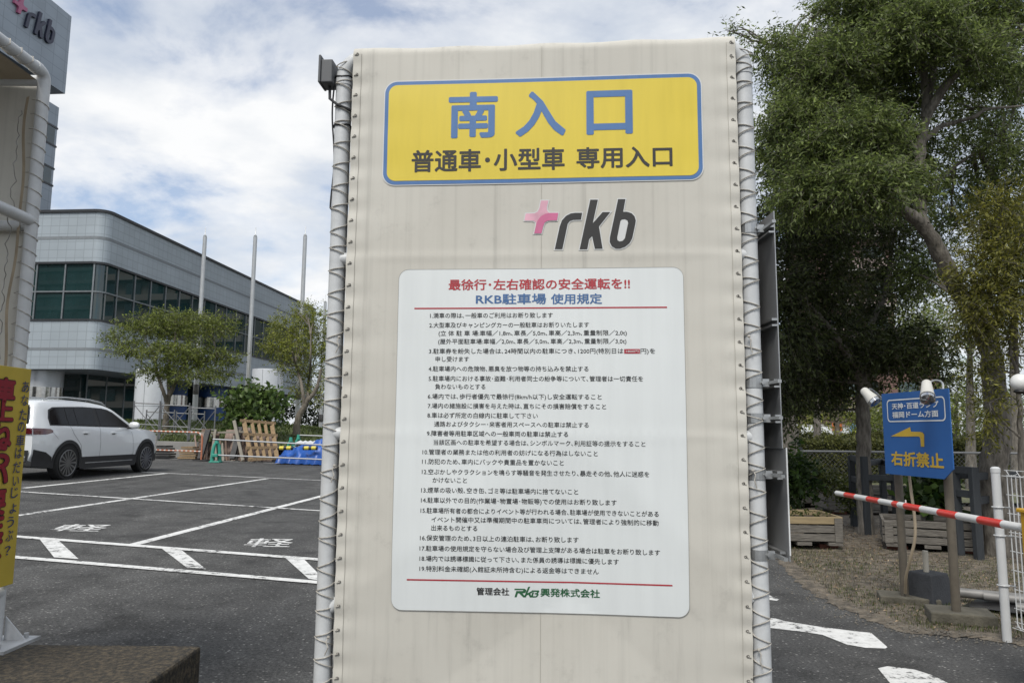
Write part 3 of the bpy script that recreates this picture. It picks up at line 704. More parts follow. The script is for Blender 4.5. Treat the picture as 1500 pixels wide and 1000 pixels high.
tw = [(LX-.060+.005*math.sin(k*.9)+.004*math.sin(k*2.3), LY-.045+.01*math.cos(k*1.1), 2.62-k*.018) for k in range(62)]
MB().tube(tw, .0018, 5).build('loose_cord', ROPED, lf, True)
BASE = M('galvanised base plate', (.45, .46, .47), .5, metal=.5, var=.2, scale=12)
PZ = .465
m = MB(); m.box((LX+.01, LY-.03, PZ+.006), (.24, .22, .012)); m.add([(LX+PL, LY+.02, PZ+.012), (LX+.11, LY+.02, PZ+.012), (LX+PL, LY+.02, PZ+.10), (LX+PL, LY+.014, PZ+.012), (LX+.11, LY+.014, PZ+.012), (LX+PL, LY+.014, PZ+.10)], [(0, 1, 2), (3, 5, 4), (0, 3, 4, 1), (1, 4, 5, 2), (0, 2, 5, 3)])
m.cyl((LX+.09, LY-.11, PZ+.012), (LX+.09, LY-.11, PZ+.03), .009, 8); m.cyl((LX+.09, LY+.05, PZ+.012), (LX+.09, LY+.05, PZ+.03), .009, 8)
m.build('base_plate', BASE, lf)
# plinth
CONC = M('weathered concrete', (.030, .027, .022), .95, var=.5, scale=48, bump=1.0, bscale=90, col2=(.125, .10, .066), c2at=(.42, .70))
pr, pf = -1.200, 3.005
m = MB(); m.box(((pr-3.4)/2, (pf+.2)/2, PZ/2-.05), (pr+3.4, pf-.2, PZ+.1))
pl = m.build('concrete_plinth', CONC, None, bev=.012); tag(pl, 'weathered brown concrete plinth under the canvas frame', 'plinth')
# yellow warning sign on the side of the frame: faces +X
SX = LX+PL+.012
zt_, zb_ = 1.538, .690
YS = M('faded yellow sign paint', (.50, .375, .045), .5, var=.10, scale=4)
ws = thing('warning_sign', 'yellow upright warning sign with red and navy vertical lettering beside the parked car', 'sign', (SX, LY-.5, zb_))
MB().box((SX, LY-.385, (zt_+zb_)/2), (.012, .80, zt_-zb_)).build('sign_panel', YS, ws, bev=.002)
def WS(u, v, n=0): return Vector((SX+.0085+n, LY+.015-u, v))         # u measured from the far edge towards the camera
def wz(x, y):
    p = PX(x, y, SX+.0085); return LY+.015-p.y, p.z
NAVY = M('navy sign paint', (.02, .035, .13), .5); REDP = M('red sign paint', (.26, .006, .02), .5); BLKP = M('dark outline paint', (.018, .008, .008), .5)
def wtext(ch, uc, zc, w, h, mat, bold, n, parent, name, V=None):
    vs, fs = text2d(ch, bold, 3); vs = fit(vs, -w/2, w/2, 0, y0=zc-h/2, y1=zc+h/2)
    return [WS(uc-v[0], v[1], n+v[2]) for v in vs], fs
def column(chars, pix, w, h, mat, bold, n, name):
    V, F = [], []
    for ch, (x, y, hs) in zip(chars, pix):
        u, z = wz(x, y); v, f = wtext(ch, u, z, w*hs, h*hs, mat, bold, n, ws, name); k = len(V); V += v; F += [tuple(i+k for i in q) for q in f]
    mesh_obj(name, V, F, mat, ws)
small = [(37.5, 566.5, 1), (36, 586, .95), (33.5, 607, 1), (31, 625, .9), (29.5, 645, 1.1), (27, 663, .95), (24.5, 684, 1), (23, 704, .85), (21, 721, .95), (19, 744, .85), (15, 764, .95), (13.5, 784, .95), (10.5, 806, .8)]
column('あなたの車はだいじょうぶ？', small, .044, .044, NAVY, .006, .0012, 'navy_lettering')
bu0 = wz(22, 572)[0]
big = [(0, 572), (0, 601), (0, 638), (0, 668), (0, 697), (0, 734), (0, 765), (0, 797)]
for nm, mt, bo, n in (('lettering_outline', BLKP, .070, .0012), ('red_lettering', REDP, .040, .0022)):
    V, F = [], []
    for ch, (_, y) in zip('車上ねらい要注意', big):
        z = wz(12, y)[1]; w = .118+ (.008 if bo > .06 else 0); h = .082 if ch in 'い上' else .096
        v, f = wtext(ch, bu0+.058, z, w, h+(.008 if bo > .06 else 0), mt, bo, n, ws, nm); k = len(V); V += v; F += [tuple(i+k for i in q) for q in f]
    mesh_obj(nm, V, F, mt, ws)

# ------------------------------------------------------------------ clad building
def clad_mat(name, c, cs, ch, mort=.022, c2=None, stripes=()):
    m = bpy.data.materials.new(name); m.use_nodes = True; nt = m.node_tree; p = nt.nodes['Principled BSDF']
    uv = N(nt, 'ShaderNodeUVMap')
    b = N(nt, 'ShaderNodeTexBrick', Scale=1.0); b.offset = 0; b.squash = 1
    b.inputs['Brick Width'].default_value = cs; b.inputs['Row Height'].default_value = ch; b.inputs['Mortar Size'].default_value = mort; b.inputs['Mortar Smooth'].default_value = .1
    b.inputs['Color1'].default_value = (*c, 1); b.inputs['Color2'].default_value = (*[x*.93 for x in c], 1); b.inputs['Mortar'].default_value = (*[x*.70 for x in c], 1)
    L(nt, uv, 0, b, 'Vector')
    n = N(nt, 'ShaderNodeTexNoise', Scale=.35, Detail=4.0); L(nt, uv, 0, n, 'Vector'); r = ramp(nt, [(.3, .9), (.7, 1.05)]); L(nt, n, 0, r, 0)
    mu = N(nt, 'ShaderNodeMix', data_type='RGBA', blend_type='MULTIPLY'); mu.inputs[0].default_value = 1; L(nt, b, 0, mu, 6); L(nt, r, 0, mu, 7)
    L(nt, mu, 2, p, 'Base Color'); p.inputs['Roughness'].default_value = .42; p.inputs['Metallic'].default_value = .15
    return m
CLAD = clad_mat('grey metal cladding', (.385, .435, .47), .58, .515, .018)
CLADT = clad_mat('tower cladding', (.29, .335, .38), 1.6, 1.1, .03)
VENTM = M('vent strip', (.20, .22, .235), .5); DARKM = M('dark trim', (.03, .032, .035), .4)
GLASS = M('dark window glass', (.013, .036, .037), .03, var=.2, scale=.5, spec=1.0)
GLASS.node_tree.nodes['Principled BSDF'].inputs['IOR'].default_value = 1.5
for l in list(GLASS.node_tree.nodes['Principled BSDF'].inputs['Roughness'].links): GLASS.node_tree.links.remove(l)
GLASS.node_tree.nodes['Principled BSDF'].inputs['Roughness'].default_value = .02
bd = thing('office_building', 'low grey clad office building with a dark ribbon of windows and a rounded corner', 'building', (-25.4, 45, .4))
C0 = Vector((-25.46, 45)); sdv = Vector((3.16, 37.4)).normalized(); fdv = Vector((-sdv.y, sdv.x)); LEN = 37.6
def plan(off=0, rad_=.72, back=LEN, left=40):
    """front wall from the left, rounded corner, side wall to the rear; off = outwards"""
    c = C0 + fdv*rad_ + sdv*rad_; pts = [c-sdv*(rad_+off)+fdv*left]
    for k in range(9):
        a = math.pi/2*k/8; pts.append(c - sdv*(rad_+off)*math.cos(a) - fdv*(rad_+off)*math.sin(a))
    pts.append(C0+sdv*back-fdv*off); return pts
def band(name, z0, z1, mat, off=0, parent=bd, cap=False, nz_=1):
    P = plan(off); V, uv, s = [], [], 0
    for i, p in enumerate(P):
        if i: s += (p-P[i-1]).length
        V += [(p.x, p.y, z0), (p.x, p.y, z1)]; uv += [(s, z0), (s, z1)]
    F = [(2*i, 2*i+2, 2*i+3, 2*i+1) for i in range(len(P)-1)]
    q = [C0+sdv*LEN+fdv*30, P[0]+sdv*30]; b = len(V)
    for p in q: V += [(p.x, p.y, z0), (p.x, p.y, z1)]; uv += [(s+20, z0), (s+20, z1)]
    n = len(P)
    F += [(2*n-2, b, b+1, 2*n-1), (b, b+2, b+3, b+1), (b+2, 0, 1, b+3)]
    if cap:
        ring = list(range(n))+[n, n+1]; F += [tuple(2*i for i in ring)[::-1], tuple(2*i+1 for i in ring)]
    m = MB(); m.v = [Vector(v) for v in V]; m.f = F
    return m.build(name, mat, parent, uv=uv)
ZR, ZW1, ZW0, ZB = 14.77, 11.55, 7.95, 4.90
uo = band('upper_cladding', ZW1, ZR, CLAD, 0, cap=True)
band('lower_cladding', ZB, ZW0, CLAD, 0, cap=True)
band('roof_edge', ZR-.02, ZR+.16, DARKM, .10, cap=True)
for z in (ZW1, ZW0): band('window_ledge', z-.09, z+.05, DARKM, .05)
band('vent_strip', 13.02, 13.22, VENTM, .012); band('vent_strip', 6.05, 6.22, VENTM, .012)
wb = band('window_band', ZW0, ZW1, GLASS, -.10)
mb = MB(); P = plan(-.04)
def along(P, step, s0=0):
    d = s0; i = 0; acc = 0; o = []
    L_ = [(P[i+1]-P[i]).length for i in range(len(P)-1)]; tot = sum(L_)
    while d < tot:
        a = 0
        for i, l in enumerate(L_):
            if a+l >= d: o.append((P[i].lerp(P[i+1], (d-a)/l), (P[i+1]-P[i]).normalized())); break
            a += l
        d += step
    return o
for p, t in along(P, 1.87, .9):
    mb.bar((p.x, p.y, ZW0), (p.x, p.y, ZW1), .07, .09, (t.x, t.y, 0))
mb.build('window_mullion', M('window frame metal', (.22, .24, .25), .4, metal=.5), bd); bpy.data.objects['window_mullion']['kind'] = 'thing'
mb = MB(); zmid = 9.72
for a, b in zip(P[:-1], P[1:]): mb.bar((a.x, a.y, zmid), (b.x, b.y, zmid), .08, .09)
mb.build('window_transom', MATS['window frame metal'], bd)
# ground floor: recessed glass, soffit piers
mb = MB(); q = [C0+fdv*40+sdv*4.2, C0+fdv*3.4+sdv*4.2, C0+fdv*3.4+sdv*LEN]
for a, b in zip(q[:-1], q[1:]): mb.add([(a.x, a.y, .3), (b.x, b.y, .3), (b.x, b.y, ZB), (a.x, a.y, ZB)], [(0, 1, 2, 3)])
mb.build('ground_floor_glass', GLASS, bd)
mb = MB()
for p, t in along(q, 2.1, 1): mb.bar((p.x, p.y, .3), (p.x, p.y, ZB-.01), .06, .12, (t.x, t.y, 0))
mb.build('ground_floor_mullion', MATS['window frame metal'], bd)
COLM = M('column metal', (.46, .48, .50), .35, metal=.3, var=.05); BAND = M('polished steel band', (.45, .44, .42), .16, metal=1, var=.3, scale=5)
def round_column(x, y, r, z1, nm='column'):
    m = MB().cyl((x, y, .3), (x, y, z1), r, 28).build(nm, COLM, bd, True)
    MB().cyl((x, y, 3.05), (x, y, 3.85), r+.02, 28).build('steel_band', BAND, m, True)
p = PY(63, 600, 47); round_column(p.x, 47, 1.02, ZB-.01)
BLUEP = M('blue panel', (.02, .065, .19), .45, var=.15)
for px_, Yd, w in ((254, 60, 1.0), (309, 64, 1.25)):
    p = PY(px_, 600, Yd); m = MB().cyl((p.x, Yd, .3), (p.x, Yd, ZB-.01), w, 24).build('column', BLUEP, bd, True)
    MB().cyl((p.x, Yd, 3.15), (p.x, Yd, 4.0), w+.02, 24).build('steel_band', BAND, m, True)
for px0, px1, Yd in ((198, 244, 43), (367.5, 411.5, 50)):
    p, q = PY(px0, 600, Yd), PY(px1, 600, Yd); r = (q.x-p.x)/2; zt2 = PY((px0+px1)/2, 541, Yd).z
    t = thing('vent_shaft', 'round white metal shaft with the %s before the office building' % ('pale trunk of a spreading tree' if px0 < 300 else 'leafy green shrub'), 'shaft', ((p.x+q.x)/2, Yd, .4), 'round white shafts before the office building')
    MB().lathe(((p.x+q.x)/2, Yd, 0), [(r, .3), (r, zt2-.08), (r*.985, zt2-.02), (r*.9, zt2)], 40).build('shaft_body', M('white shaft panels', (.52, .54, .56), .4, var=.05, metal=.1), t, True)
    MB().tube([((p.x+q.x)/2+(r+.003)*math.cos(a), Yd+(r+.003)*math.sin(a), zt2*.55) for a in [2*math.pi*k/32 for k in range(32)]], .012, 4, closed=True).build('joint', VENTM, t)
    mm = MB()
    for k in range(6): a = rad(30+60*k); mm.tube([((p.x+q.x)/2+(r+.002)*math.cos(a), Yd+(r+.002)*math.sin(a), z) for z in (.4, zt2-.05)], .012, 4)
    mm.build('joint', VENTM, t)
# tower
tw_ = thing('office_tower', 'tall grey office tower carrying the logo letters, behind the low clad building', 'tower', (-48, 68, .4))
TC = Vector((PY(98, 25, 70).x, 70)); TC2 = TC - sdv*0
def tower_box(name, z0, z1, mat, out_=0, y0=-34, y1=0, depth=24):
    a = TC+sdv*y0-fdv*out_; b = TC+sdv*y1-fdv*out_; c = b+fdv*depth; d = a+fdv*depth
    V, uv, s, Q = [], [], 0, [a, b, c, d]
    for i, p in enumerate(Q+[a]):
        if i: s += (p-(Q+[a])[i-1]).length
        V += [(p.x, p.y, z0), (p.x, p.y, z1)]; uv += [(s, z0), (s, z1)]
    m = MB(); m.v = [Vector(v) for v in V]; m.f = [(2*i, 2*i+2, 2*i+3, 2*i+1) for i in range(4)]+[(0, 2, 4, 6)[::-1], (1, 3, 5, 7)]
    return m.build(name, mat, tw_, uv=uv)
tz = lambda x, y: PY(x, y, 70).z
ZT0, ZT1, ZT2 = tz(98, 25), tz(88, 138), tz(83, 158)
tower_box('upper_storeys', ZT1, ZT0, CLADT, .5)
tower_box('recess', ZT2, ZT1-.01, DARKM, -.9, y1=-1.1)
tower_box('lower_storeys', 14.9, ZT2, CLADT, 0)
for ya, yb in ((190, 214), (249, 271)):
    za, zb = tz(80, yb), tz(80, ya); tower_box('window_row', za, zb, GLASS, .02, y0=-30, y1=-.3, depth=23)
    tower_box('ledge', zb, zb+.18, DARKM, .06, y1=.06); tower_box('ledge', za-.18, za, DARKM, .06, y1=.06)
    mm = MB()
    for k in range(12):
        p = TC+sdv*(-1.5-k*2.2)-fdv*.04; mm.bar((p.x, p.y, za), (p.x, p.y, zb), .12, .08)
    mm.build('window_mullion', DARKM, tw_)
# raised letters on the tower: flat logo outline fitted to the wall
def wall_uv(x, y):
    o = TC-fdv*.5; d = ray(x, y); nrm = Vector((-fdv.x, -fdv.y, 0)); t = (Vector((o.x, o.y, 0))-Vector((0, 0, 0))).dot(nrm)/d.dot(nrm); q = CAM+d*t
    return (q.xy-o).dot(sdv), q.z
cor = [((395, 638), (97, 110)), ((668, 640), (133, 141)), ((1065, 635), (192, 179)), ((820, 97), (163, 52)), ((1130, 92), (205, 86)), ((62, 290), (53, 12)), ((433, 290), (104, 40)), ((208, 465), (70, 55))]
Am = np.array([[a[0], a[1], 1] for a, _ in cor], float); Bm = np.array([wall_uv(b[0]*.35, b[1]*.35) for _, b in cor]); sol = np.linalg.lstsq(Am, Bm, rcond=None)[0]
NAVL = M('navy raised letters', (.025, .028, .055), .4); PNKL = M('pink raised mark', (.40, .11, .21), .4)
for nm, lps, mt in (('cross_mark', [LG_CROSS], PNKL), ('raised_letter', [LG_R], NAVL), ('raised_letter', [LG_K], NAVL), ('raised_letter', [LG_B, LG_BH], NAVL)):
    vs, fs = poly2d(lps, 0, 1); V = []
    for v in vs:
        u, z = np.array([v[0], v[1], 1]) @ sol; q = TC-fdv*(.5+.12+.11*v[2])+sdv*u; V.append((q.x, q.y, z))
    mesh_obj(nm, V, fs, mt, tw_)

# apartment slab behind the photographer, seen only as a reflection in the window band
APW = M('apartment wall', (.20, .19, .17), .8, var=.08)
def far_block(label, x, y, w, d, h, face):
    ap = thing('apartment_block', label, 'building', (x, y, 0), 'apartment blocks mirrored in the windows')
    MB().box((x, y, h/2), (w, d, h)).build('wall', APW, ap)
    mm, mb_ = MB(), MB()
    for j in range(int(h/3.1)-1):
        if face == 'y':
            for i in range(int(w/4)): mm.box((x-w/2+2.4+i*4, y+d/2+.05, 3+j*3.1), (2.4, .2, 1.7))
            mb_.box((x, y+d/2+.5, 1.6+j*3.1), (w-1, 1, .9))
        elif face == '-y':
            for i in range(int(w/4)): mm.box((x-w/2+2.4+i*4, y-d/2-.05, 3+j*3.1), (2.4, .2, 1.7))
            mb_.box((x, y-d/2-.5, 1.6+j*3.1), (w-1, 1, .9))
        else:
            for i in range(int(d/4)): mm.box((x-w/2-.05, y-d/2+2.4+i*4, 3+j*3.1), (.2, 2.4, 1.7))
            mb_.box((x-w/2-.5, y, 1.6+j*3.1), (1, d-1, .9))
    mm.build('window', GLASS, ap); mb_.build('balcony', M('block balcony', (.26, .25, .23), .8), ap)
far_block('tall apartment block mirrored in the corner panes of the dark window band', -84, -75, 24, 14, 60, 'y')
far_block('second apartment block mirrored at the far side of the dark window band', -123, -75, 42, 14, 60, 'y')
far_block('long apartment block mirrored in the side run of the window band', 14, 108, 36, 14, 40, '-y')

# ------------------------------------------------------------------ grass mound, low wall
GR = M('mound grass', (.045, .065, .018), .95, var=.4, scale=2.5, bump=.7, bscale=22, col2=(.10, .115, .035), c2at=(.42, .66))
def mound_h(x, y):
    t = min(1, max(0, (y-26.6)/6.0)); k = t*t*(3-2*t)
    e = min(1, max(0, (-5.2-x)/4.0)); e = e*e*(3-2*e)
    top = 1.62 if x < -11 else 1.62-.07*(x+11)
    return gz(x)+.05+(.42+ (top-.75-gz(x)*.3)*k)*e
rows = [[(-24+i*.5, 26.4+j*.4, mound_h(-24+i*.5, 26.4+j*.4)+.02*nz(i*.4, j*.5)) for i in range(40)] for j in range(36)]
o = sheet('grass_mound', rows, GR, smooth=True)
V = []; r = random.Random(11)
for k in range(14000):
    x, y = r.uniform(-22, -5.5), r.uniform(26.5, 36); z = mound_h(x, y)-.02; h = r.uniform(.06, .17); a = r.uniform(0, 6.28); c, s = math.cos(a)*.02, math.sin(a)*.02
    lx, ly = r.uniform(-.07, .07), r.uniform(-.07, .07)
    V += [(x-c, y-s, z), (x+c, y+s, z), (x+c*.4+lx*.5, y+s*.4+ly*.5, z+h*.7), (x+lx, y+ly, z+h)]
o = np_obj('mound_tufts', np.array(V), np.arange(len(V)).reshape(-1, 4), leafmat('mound grass blades', (.03, .045, .012), (.085, .11, .03))); o['kind'] = 'stuff'
wl = MB(); a = G(150, 672); b = G(352, 675)
wl.bar((-15.5, 26.2, .62), (-8.2, 26.2, .50), .16, .62)
o = wl.build('low_wall', M('grey block wall', (.26, .255, .24), .9, var=.15, scale=3), None, bev=.01); tag(o, 'low grey concrete wall at the foot of the grass mound', 'wall')

# ------------------------------------------------------------------ flagpoles
FP = M('brushed flagpole metal', (.47, .48, .48), .35, metal=.55, var=.06); SLV = M('dark pole sleeve', (.12, .115, .11), .3, metal=.7)
zts = 333
def flagpole(xb, xt, yt, Y, label, zb=None):
    p = PY(xb, 610, Y); top = PY(xt, yt, Y); x = (p.x+top.x)/2; zb = mound_h(x, Y)-.05 if zb is None else zb
    t = thing('flagpole', label, 'flagpole', (x, Y, zb), 'flagpoles on the grass mound'); H = top.z-zb
    MB().tube([(x, Y, zb), (x, Y, zb+2.0)], [.118, .112], 20).build('base_sleeve', FP, t, True)
    MB().lathe((x, Y, zb), [(.12, 1.28), (.122, 1.29), (.122, 1.72), (.12, 1.73)], 20).build('collar', SLV, t, True)
    MB().tube([(x, Y, zb+1.98), (x, Y, zb+2.06), (x, Y, zb+H-.32-.45), (x, Y, zb+H-.45)], [.108, .098, .086, .086], 20).build('pole', FP, t, True)
    MB().lathe((x, Y, zb+H-.45), [(.06, 0), (.075, .04), (.04, .09), (.018, .12), (.012, .45), (.002, .47)], 14).build('finial', FP, t, True)
    MB().box((x-.1, Y-.03, zb+H*.52), (.05, .05, .09)).build('halyard_cleat', SLV, t)
flagpole(285, 301, 333, 33, 'tall grey flagpole rising through the crown of the first spreading tree')
flagpole(361.5, 374, 333, 33, 'tall grey flagpole standing behind the leafy shrub')
flagpole(436, 447.5, 332, 33, 'tall grey flagpole beside the leaning trunk of the second tree')
flagpole(469, 478, 432, 44, 'farther grey flagpole just showing beside the notice board post', .5)
# ------------------------------------------------------------------ trees
def bark(name, c, c2, sc=9):
    return M(name, c, .95, var=.3, scale=sc, bump=1.0, bscale=28, stretch=(3, 3, .8), col2=c2, c2at=(.38, .7))
BARK = bark('grey bark', (.085, .076, .064), (.23, .21, .18)); BARKL = bark('pale bark', (.11, .095, .075), (.21, .185, .15))
def spline(pts, n=6):
    pts = [Vector(p) for p in pts]; P = [pts[0]*2-pts[1]]+pts+[pts[-1]*2-pts[-2]]; o = []
    for i in range(1, len(P)-2):
        for k in range(n):
            t = k/n; a, b, c, d = P[i-1:i+3]
            o.append(.5*((2*b)+(c-a)*t+(2*a-5*b+4*c-d)*t*t+(3*b-a-3*c+d)*t*t*t))
    return o+[pts[-1]]
def limb(mb, pts, r0, r1, seg=9, r=None, wob=.012):
    p = spline(pts); n = len(p); r = r or random.Random(1)
    q = [v+Vector((r.uniform(-wob, wob), r.uniform(-wob, wob), 0)) if 0 < i < n-1 else v for i, v in enumerate(p)]
    mb.tube(q, [r0+(r1-r0)*(i/(n-1))**.8*1.0*(1) + r0*.05*r.uniform(-1, 1) for i in range(n)], seg); return p
def leaves(clumps, size, per, lt, seed, droop=.25, wid=.36, up=.0, shell=2.4, spread=.8):
    """clumps: (centre, (rx, ry, rz), number of twigs) -> leaf quads and twig ribbons"""
    R = np.random.default_rng(seed); V, TV = [], []
    for c, rr_, n in clumps:
        n = int(n); d = R.normal(size=(n, 3)); d /= np.linalg.norm(d, axis=1)[:, None]
        rad0 = R.random(n)**(1/shell)
        lump = 1+.28*np.sin(d[:, 0]*5+seed+c[0])*np.sin(d[:, 1]*4+c[1])+.22*np.sin(d[:, 2]*6+c[2]*3)
        pos = np.array(c)+d*(rad0*lump)[:, None]*np.array(rr_)
        tdv = d*.8+R.normal(size=(n, 3))*.75+np.array([0, 0, up]); tdv /= np.linalg.norm(tdv, axis=1)[:, None]
        ln = lt*R.uniform(.6, 1.3, n)
        side = np.cross(tdv, R.normal(size=(n, 3))); side /= np.linalg.norm(side, axis=1)[:, None]+1e-9
        w = size*.035
        end = pos+tdv*ln[:, None]+np.array([0, 0, -1])*(droop*ln)[:, None]*.4
        TV.append(np.stack([pos-side*w, pos+side*w, end+side*w*.4, end-side*w*.4], 1).reshape(-1, 3))
        for k in range(per):
            t = (k+.6)/per; s = (1 if k % 2 else -1)
            b = pos+(end-pos)*t
            ld = tdv*.55+side*s*spread+R.normal(size=(n, 3))*.35+np.array([0, 0, -droop]); ld /= np.linalg.norm(ld, axis=1)[:, None]
            sz = size*R.uniform(.65, 1.25, n); wv = np.cross(ld, R.normal(size=(n, 3))); wv /= np.linalg.norm(wv, axis=1)[:, None]+1e-9
            m = b+ld*(sz*.5)[:, None]; hw = (sz*wid*.5)[:, None]
            V.append(np.stack([b, m+wv*hw, b+ld*sz[:, None], m-wv*hw], 1).reshape(-1, 3))
    V = np.concatenate(V); TV = np.concatenate(TV)
    return V, TV
def tree(name, label, cat, base, limbs, clumps, size, per, lt, leafm, barkm, seed, group=None, droop=.25, wid=.36, up=0, wob=.012, sub=2, shell=2.4, spread=.8):
    r = random.Random(seed); t = thing(name, label, cat, base, group); mb = MB(); pts = []
    for k, (lp, r0, r1) in enumerate(limbs): pts += limb(mb, lp, r0, r1, 12 if k == 0 else 9, r, wob)
    mb.build('trunk', barkm, t, True)
    bb = MB()
    for c, rr_, n in clumps:
        c = Vector(c); a = min(pts, key=lambda p: (p-c).length+max(0, p.z-c.z)*.6); dl = (c-a).length
        for q in range(1+sub):
            e = c if q == 0 else c+Vector((r.uniform(-1, 1)*rr_[0], r.uniform(-1, 1)*rr_[1], r.uniform(-.8, .9)*rr_[2]))*.85
            s = a if q == 0 else a.lerp(c, r.uniform(.3, .8))
            mid = s.lerp(e, .5)+Vector((r.uniform(-.12, .12), r.uniform(-.12, .12), r.uniform(-.02, .14)))*dl
            r0 = min(.05, .012+.012*dl)*(1 if q == 0 else .6)
            limb(bb, [s, mid, e], r0, .004, 6, r, .006)
    bb.build('branches', barkm, t, True)
    V, TV = leaves(clumps, size, per, lt, seed, droop, wid, up, shell, spread)
    np_obj('crown', V, np.arange(len(V)).reshape(-1, 4), leafm, t); np_obj('twigs', TV, np.arange(len(TV)).reshape(-1, 4), barkm, t)
    return t
def clump(x, y, Y, rx, ry, n, dy=1.0):
    c = PY(x, y, Y); k = Y/FPX; return (tuple(c), (rx*k, (rx+ry)/2*k*dy, ry*k), n)

# two spreading trees on the mound and a shrub
LFA = leafmat('fresh tree leaves', (.055, .080, .018), (.165, .195, .046)); LFB = leafmat('yellow green leaves', (.08, .108, .018), (.22, .24, .046)); LFS = leafmat('shrub leaves', (.035, .068, .02), (.10, .15, .042))
Yt = 30.0
def Q(x, y, Y=Yt): return PY(x, y, Y)
cl = [clump(215, 480, 30, 46, 17, 180), (clump(258, 468, 30.3, 52, 19, 230)), clump(310, 480, 30, 38, 20, 170), clump(192, 510, 29.6, 32, 14, 110), clump(245, 515, 29.2, 44, 18, 190), clump(300, 520, 30.2, 44, 20, 190), clump(335, 525, 30, 18, 14, 60), clump(230, 545, 29.6, 34, 14, 110), clump(285, 550, 29.3, 38, 12, 100), clump(168, 494, 30, 16, 7, 36), clump(322, 549, 30.2, 24, 10, 55), clump(262, 495, 31.2, 50, 22, 110), clump(275, 530, 30.6, 30, 16, 80)]
b = Q(241, 640); b.z = mound_h(b.x, Yt)-.1
tree('spreading_tree', 'spreading tree with a flat-topped crown and upright forked trunk on the mound', 'tree', b,
     [([b, Q(243, 618), Q(244, 600), Q(247, 582), Q(254, 566), Q(262, 548, 29.6), Q(275, 528)], .15, .05), ([Q(245, 590), Q(238, 570, 29.7), Q(230, 545), Q(226, 520), Q(215, 500)], .09, .03), ([Q(252, 570), Q(262, 555, 30.6), Q(285, 538, 31), Q(318, 522)], .07, .02), ([Q(248, 580), Q(246, 556, 30.8), Q(248, 530), Q(255, 505), Q(258, 480)], .08, .025), ([Q(231, 548), Q(215, 536), Q(196, 522)], .04, .015)], [(c, (r[0], r[1], r[2]*.50), n*1.45) for c, r, n in cl], .115, 9, .42, LFA, BARKL, 21, droop=.2, wid=.38)
Yt = 31.5
cl = [clump(425, 478, 31.5, 34, 18, 140), clump(462, 472, 31.5, 26, 20, 120), clump(402, 508, 31.2, 22, 15, 80), clump(440, 508, 31, 36, 18, 150), clump(472, 510, 31.8, 20, 24, 110), clump(420, 535, 31, 26, 14, 80), clump(462, 545, 31.4, 22, 16, 90), clump(448, 455, 31.8, 22, 12, 60), clump(452, 575, 31.2, 16, 12, 40), clump(475, 580, 31.2, 12, 16, 40), clump(436, 565, 31.6, 10, 12, 24), clump(440, 500, 32.6, 46, 28, 150)]
b = Q(434, 628); b.z = mound_h(b.x, Yt)-.1
tree('spreading_tree', 'spreading tree with yellower leaves and a leaning trunk, partly behind the notice board', 'tree', b,
     [([b, Q(437, 612), Q(444, 598), Q(449, 588), Q(458, 578), Q(466, 562), Q(470, 540)], .16, .05), ([Q(446, 594), Q(443, 570), Q(437, 545, 31), Q(428, 515)], .09, .03), ([Q(450, 586), Q(452, 560, 32), Q(455, 530), Q(455, 490)], .08, .025)], [(c, r, n*1.5) for c, r, n in cl], .11, 9, .42, LFB, BARKL, 22, droop=.25, wid=.34)
cl = [clump(360, 592, 28.6, 26, 16, 90), clump(388, 588, 28.8, 20, 13, 60), clump(345, 610, 28.4, 15, 11, 45), clump(375, 612, 28.3, 22, 10, 60), clump(403, 590, 28.6, 11, 12, 30), clump(372, 575, 28.8, 16, 8, 36), clump(395, 610, 28.6, 12, 8, 24)]
b = PY(371, 632, 28.6); b.z = mound_h(b.x, 28.6)-.05
tree('shrub', 'broad-leaved green shrub on the mound behind the leaning wooden pallet', 'shrub', b, [([b, PY(370, 618, 28.6), PY(368, 600, 28.6)], .05, .02), ([b, PY(380, 614, 28.6), PY(390, 598, 28.6)], .04, .015), ([PY(368, 600, 28.6), PY(366, 580, 28.6), PY(364, 562, 28.6)], .02, .006), ([PY(372, 600, 28.6), PY(376, 578, 28.6), PY(377, 560, 28.6)], .02, .006)], cl, .24, 7, .42, LFS, BARKL, 23, wid=.55, droop=.1, up=.4)
# added bushes, their dark leaves stand in for the building's shaded underside
cl = [((-27+i*2.4, 86+(i % 3)*3, 2.4+(i*7 % 3)*.9), (2.6, 2.0, 2.6), 190) for i in range(9)]
hd = thing('shade_fill_thicket', 'added dark bushes standing in for the shaded underside beyond the leaning trunk', 'bushes', (-16, 87, .4))
V, TV = leaves(cl, .38, 8, .7, 77, wid=.5); np_obj('foliage', V, np.arange(len(V)).reshape(-1, 4), leafmat('dark shade fill leaves', (.012, .022, .008), (.035, .05, .016)), hd); np_obj('stems', TV, np.arange(len(TV)).reshape(-1, 4), BARK, hd)
for c, rr_, n in cl: MB().tube([(c[0], c[1], .3), (c[0]+.1, c[1], c[2])], [.10, .05], 7).build('stem', BARK, hd, True)

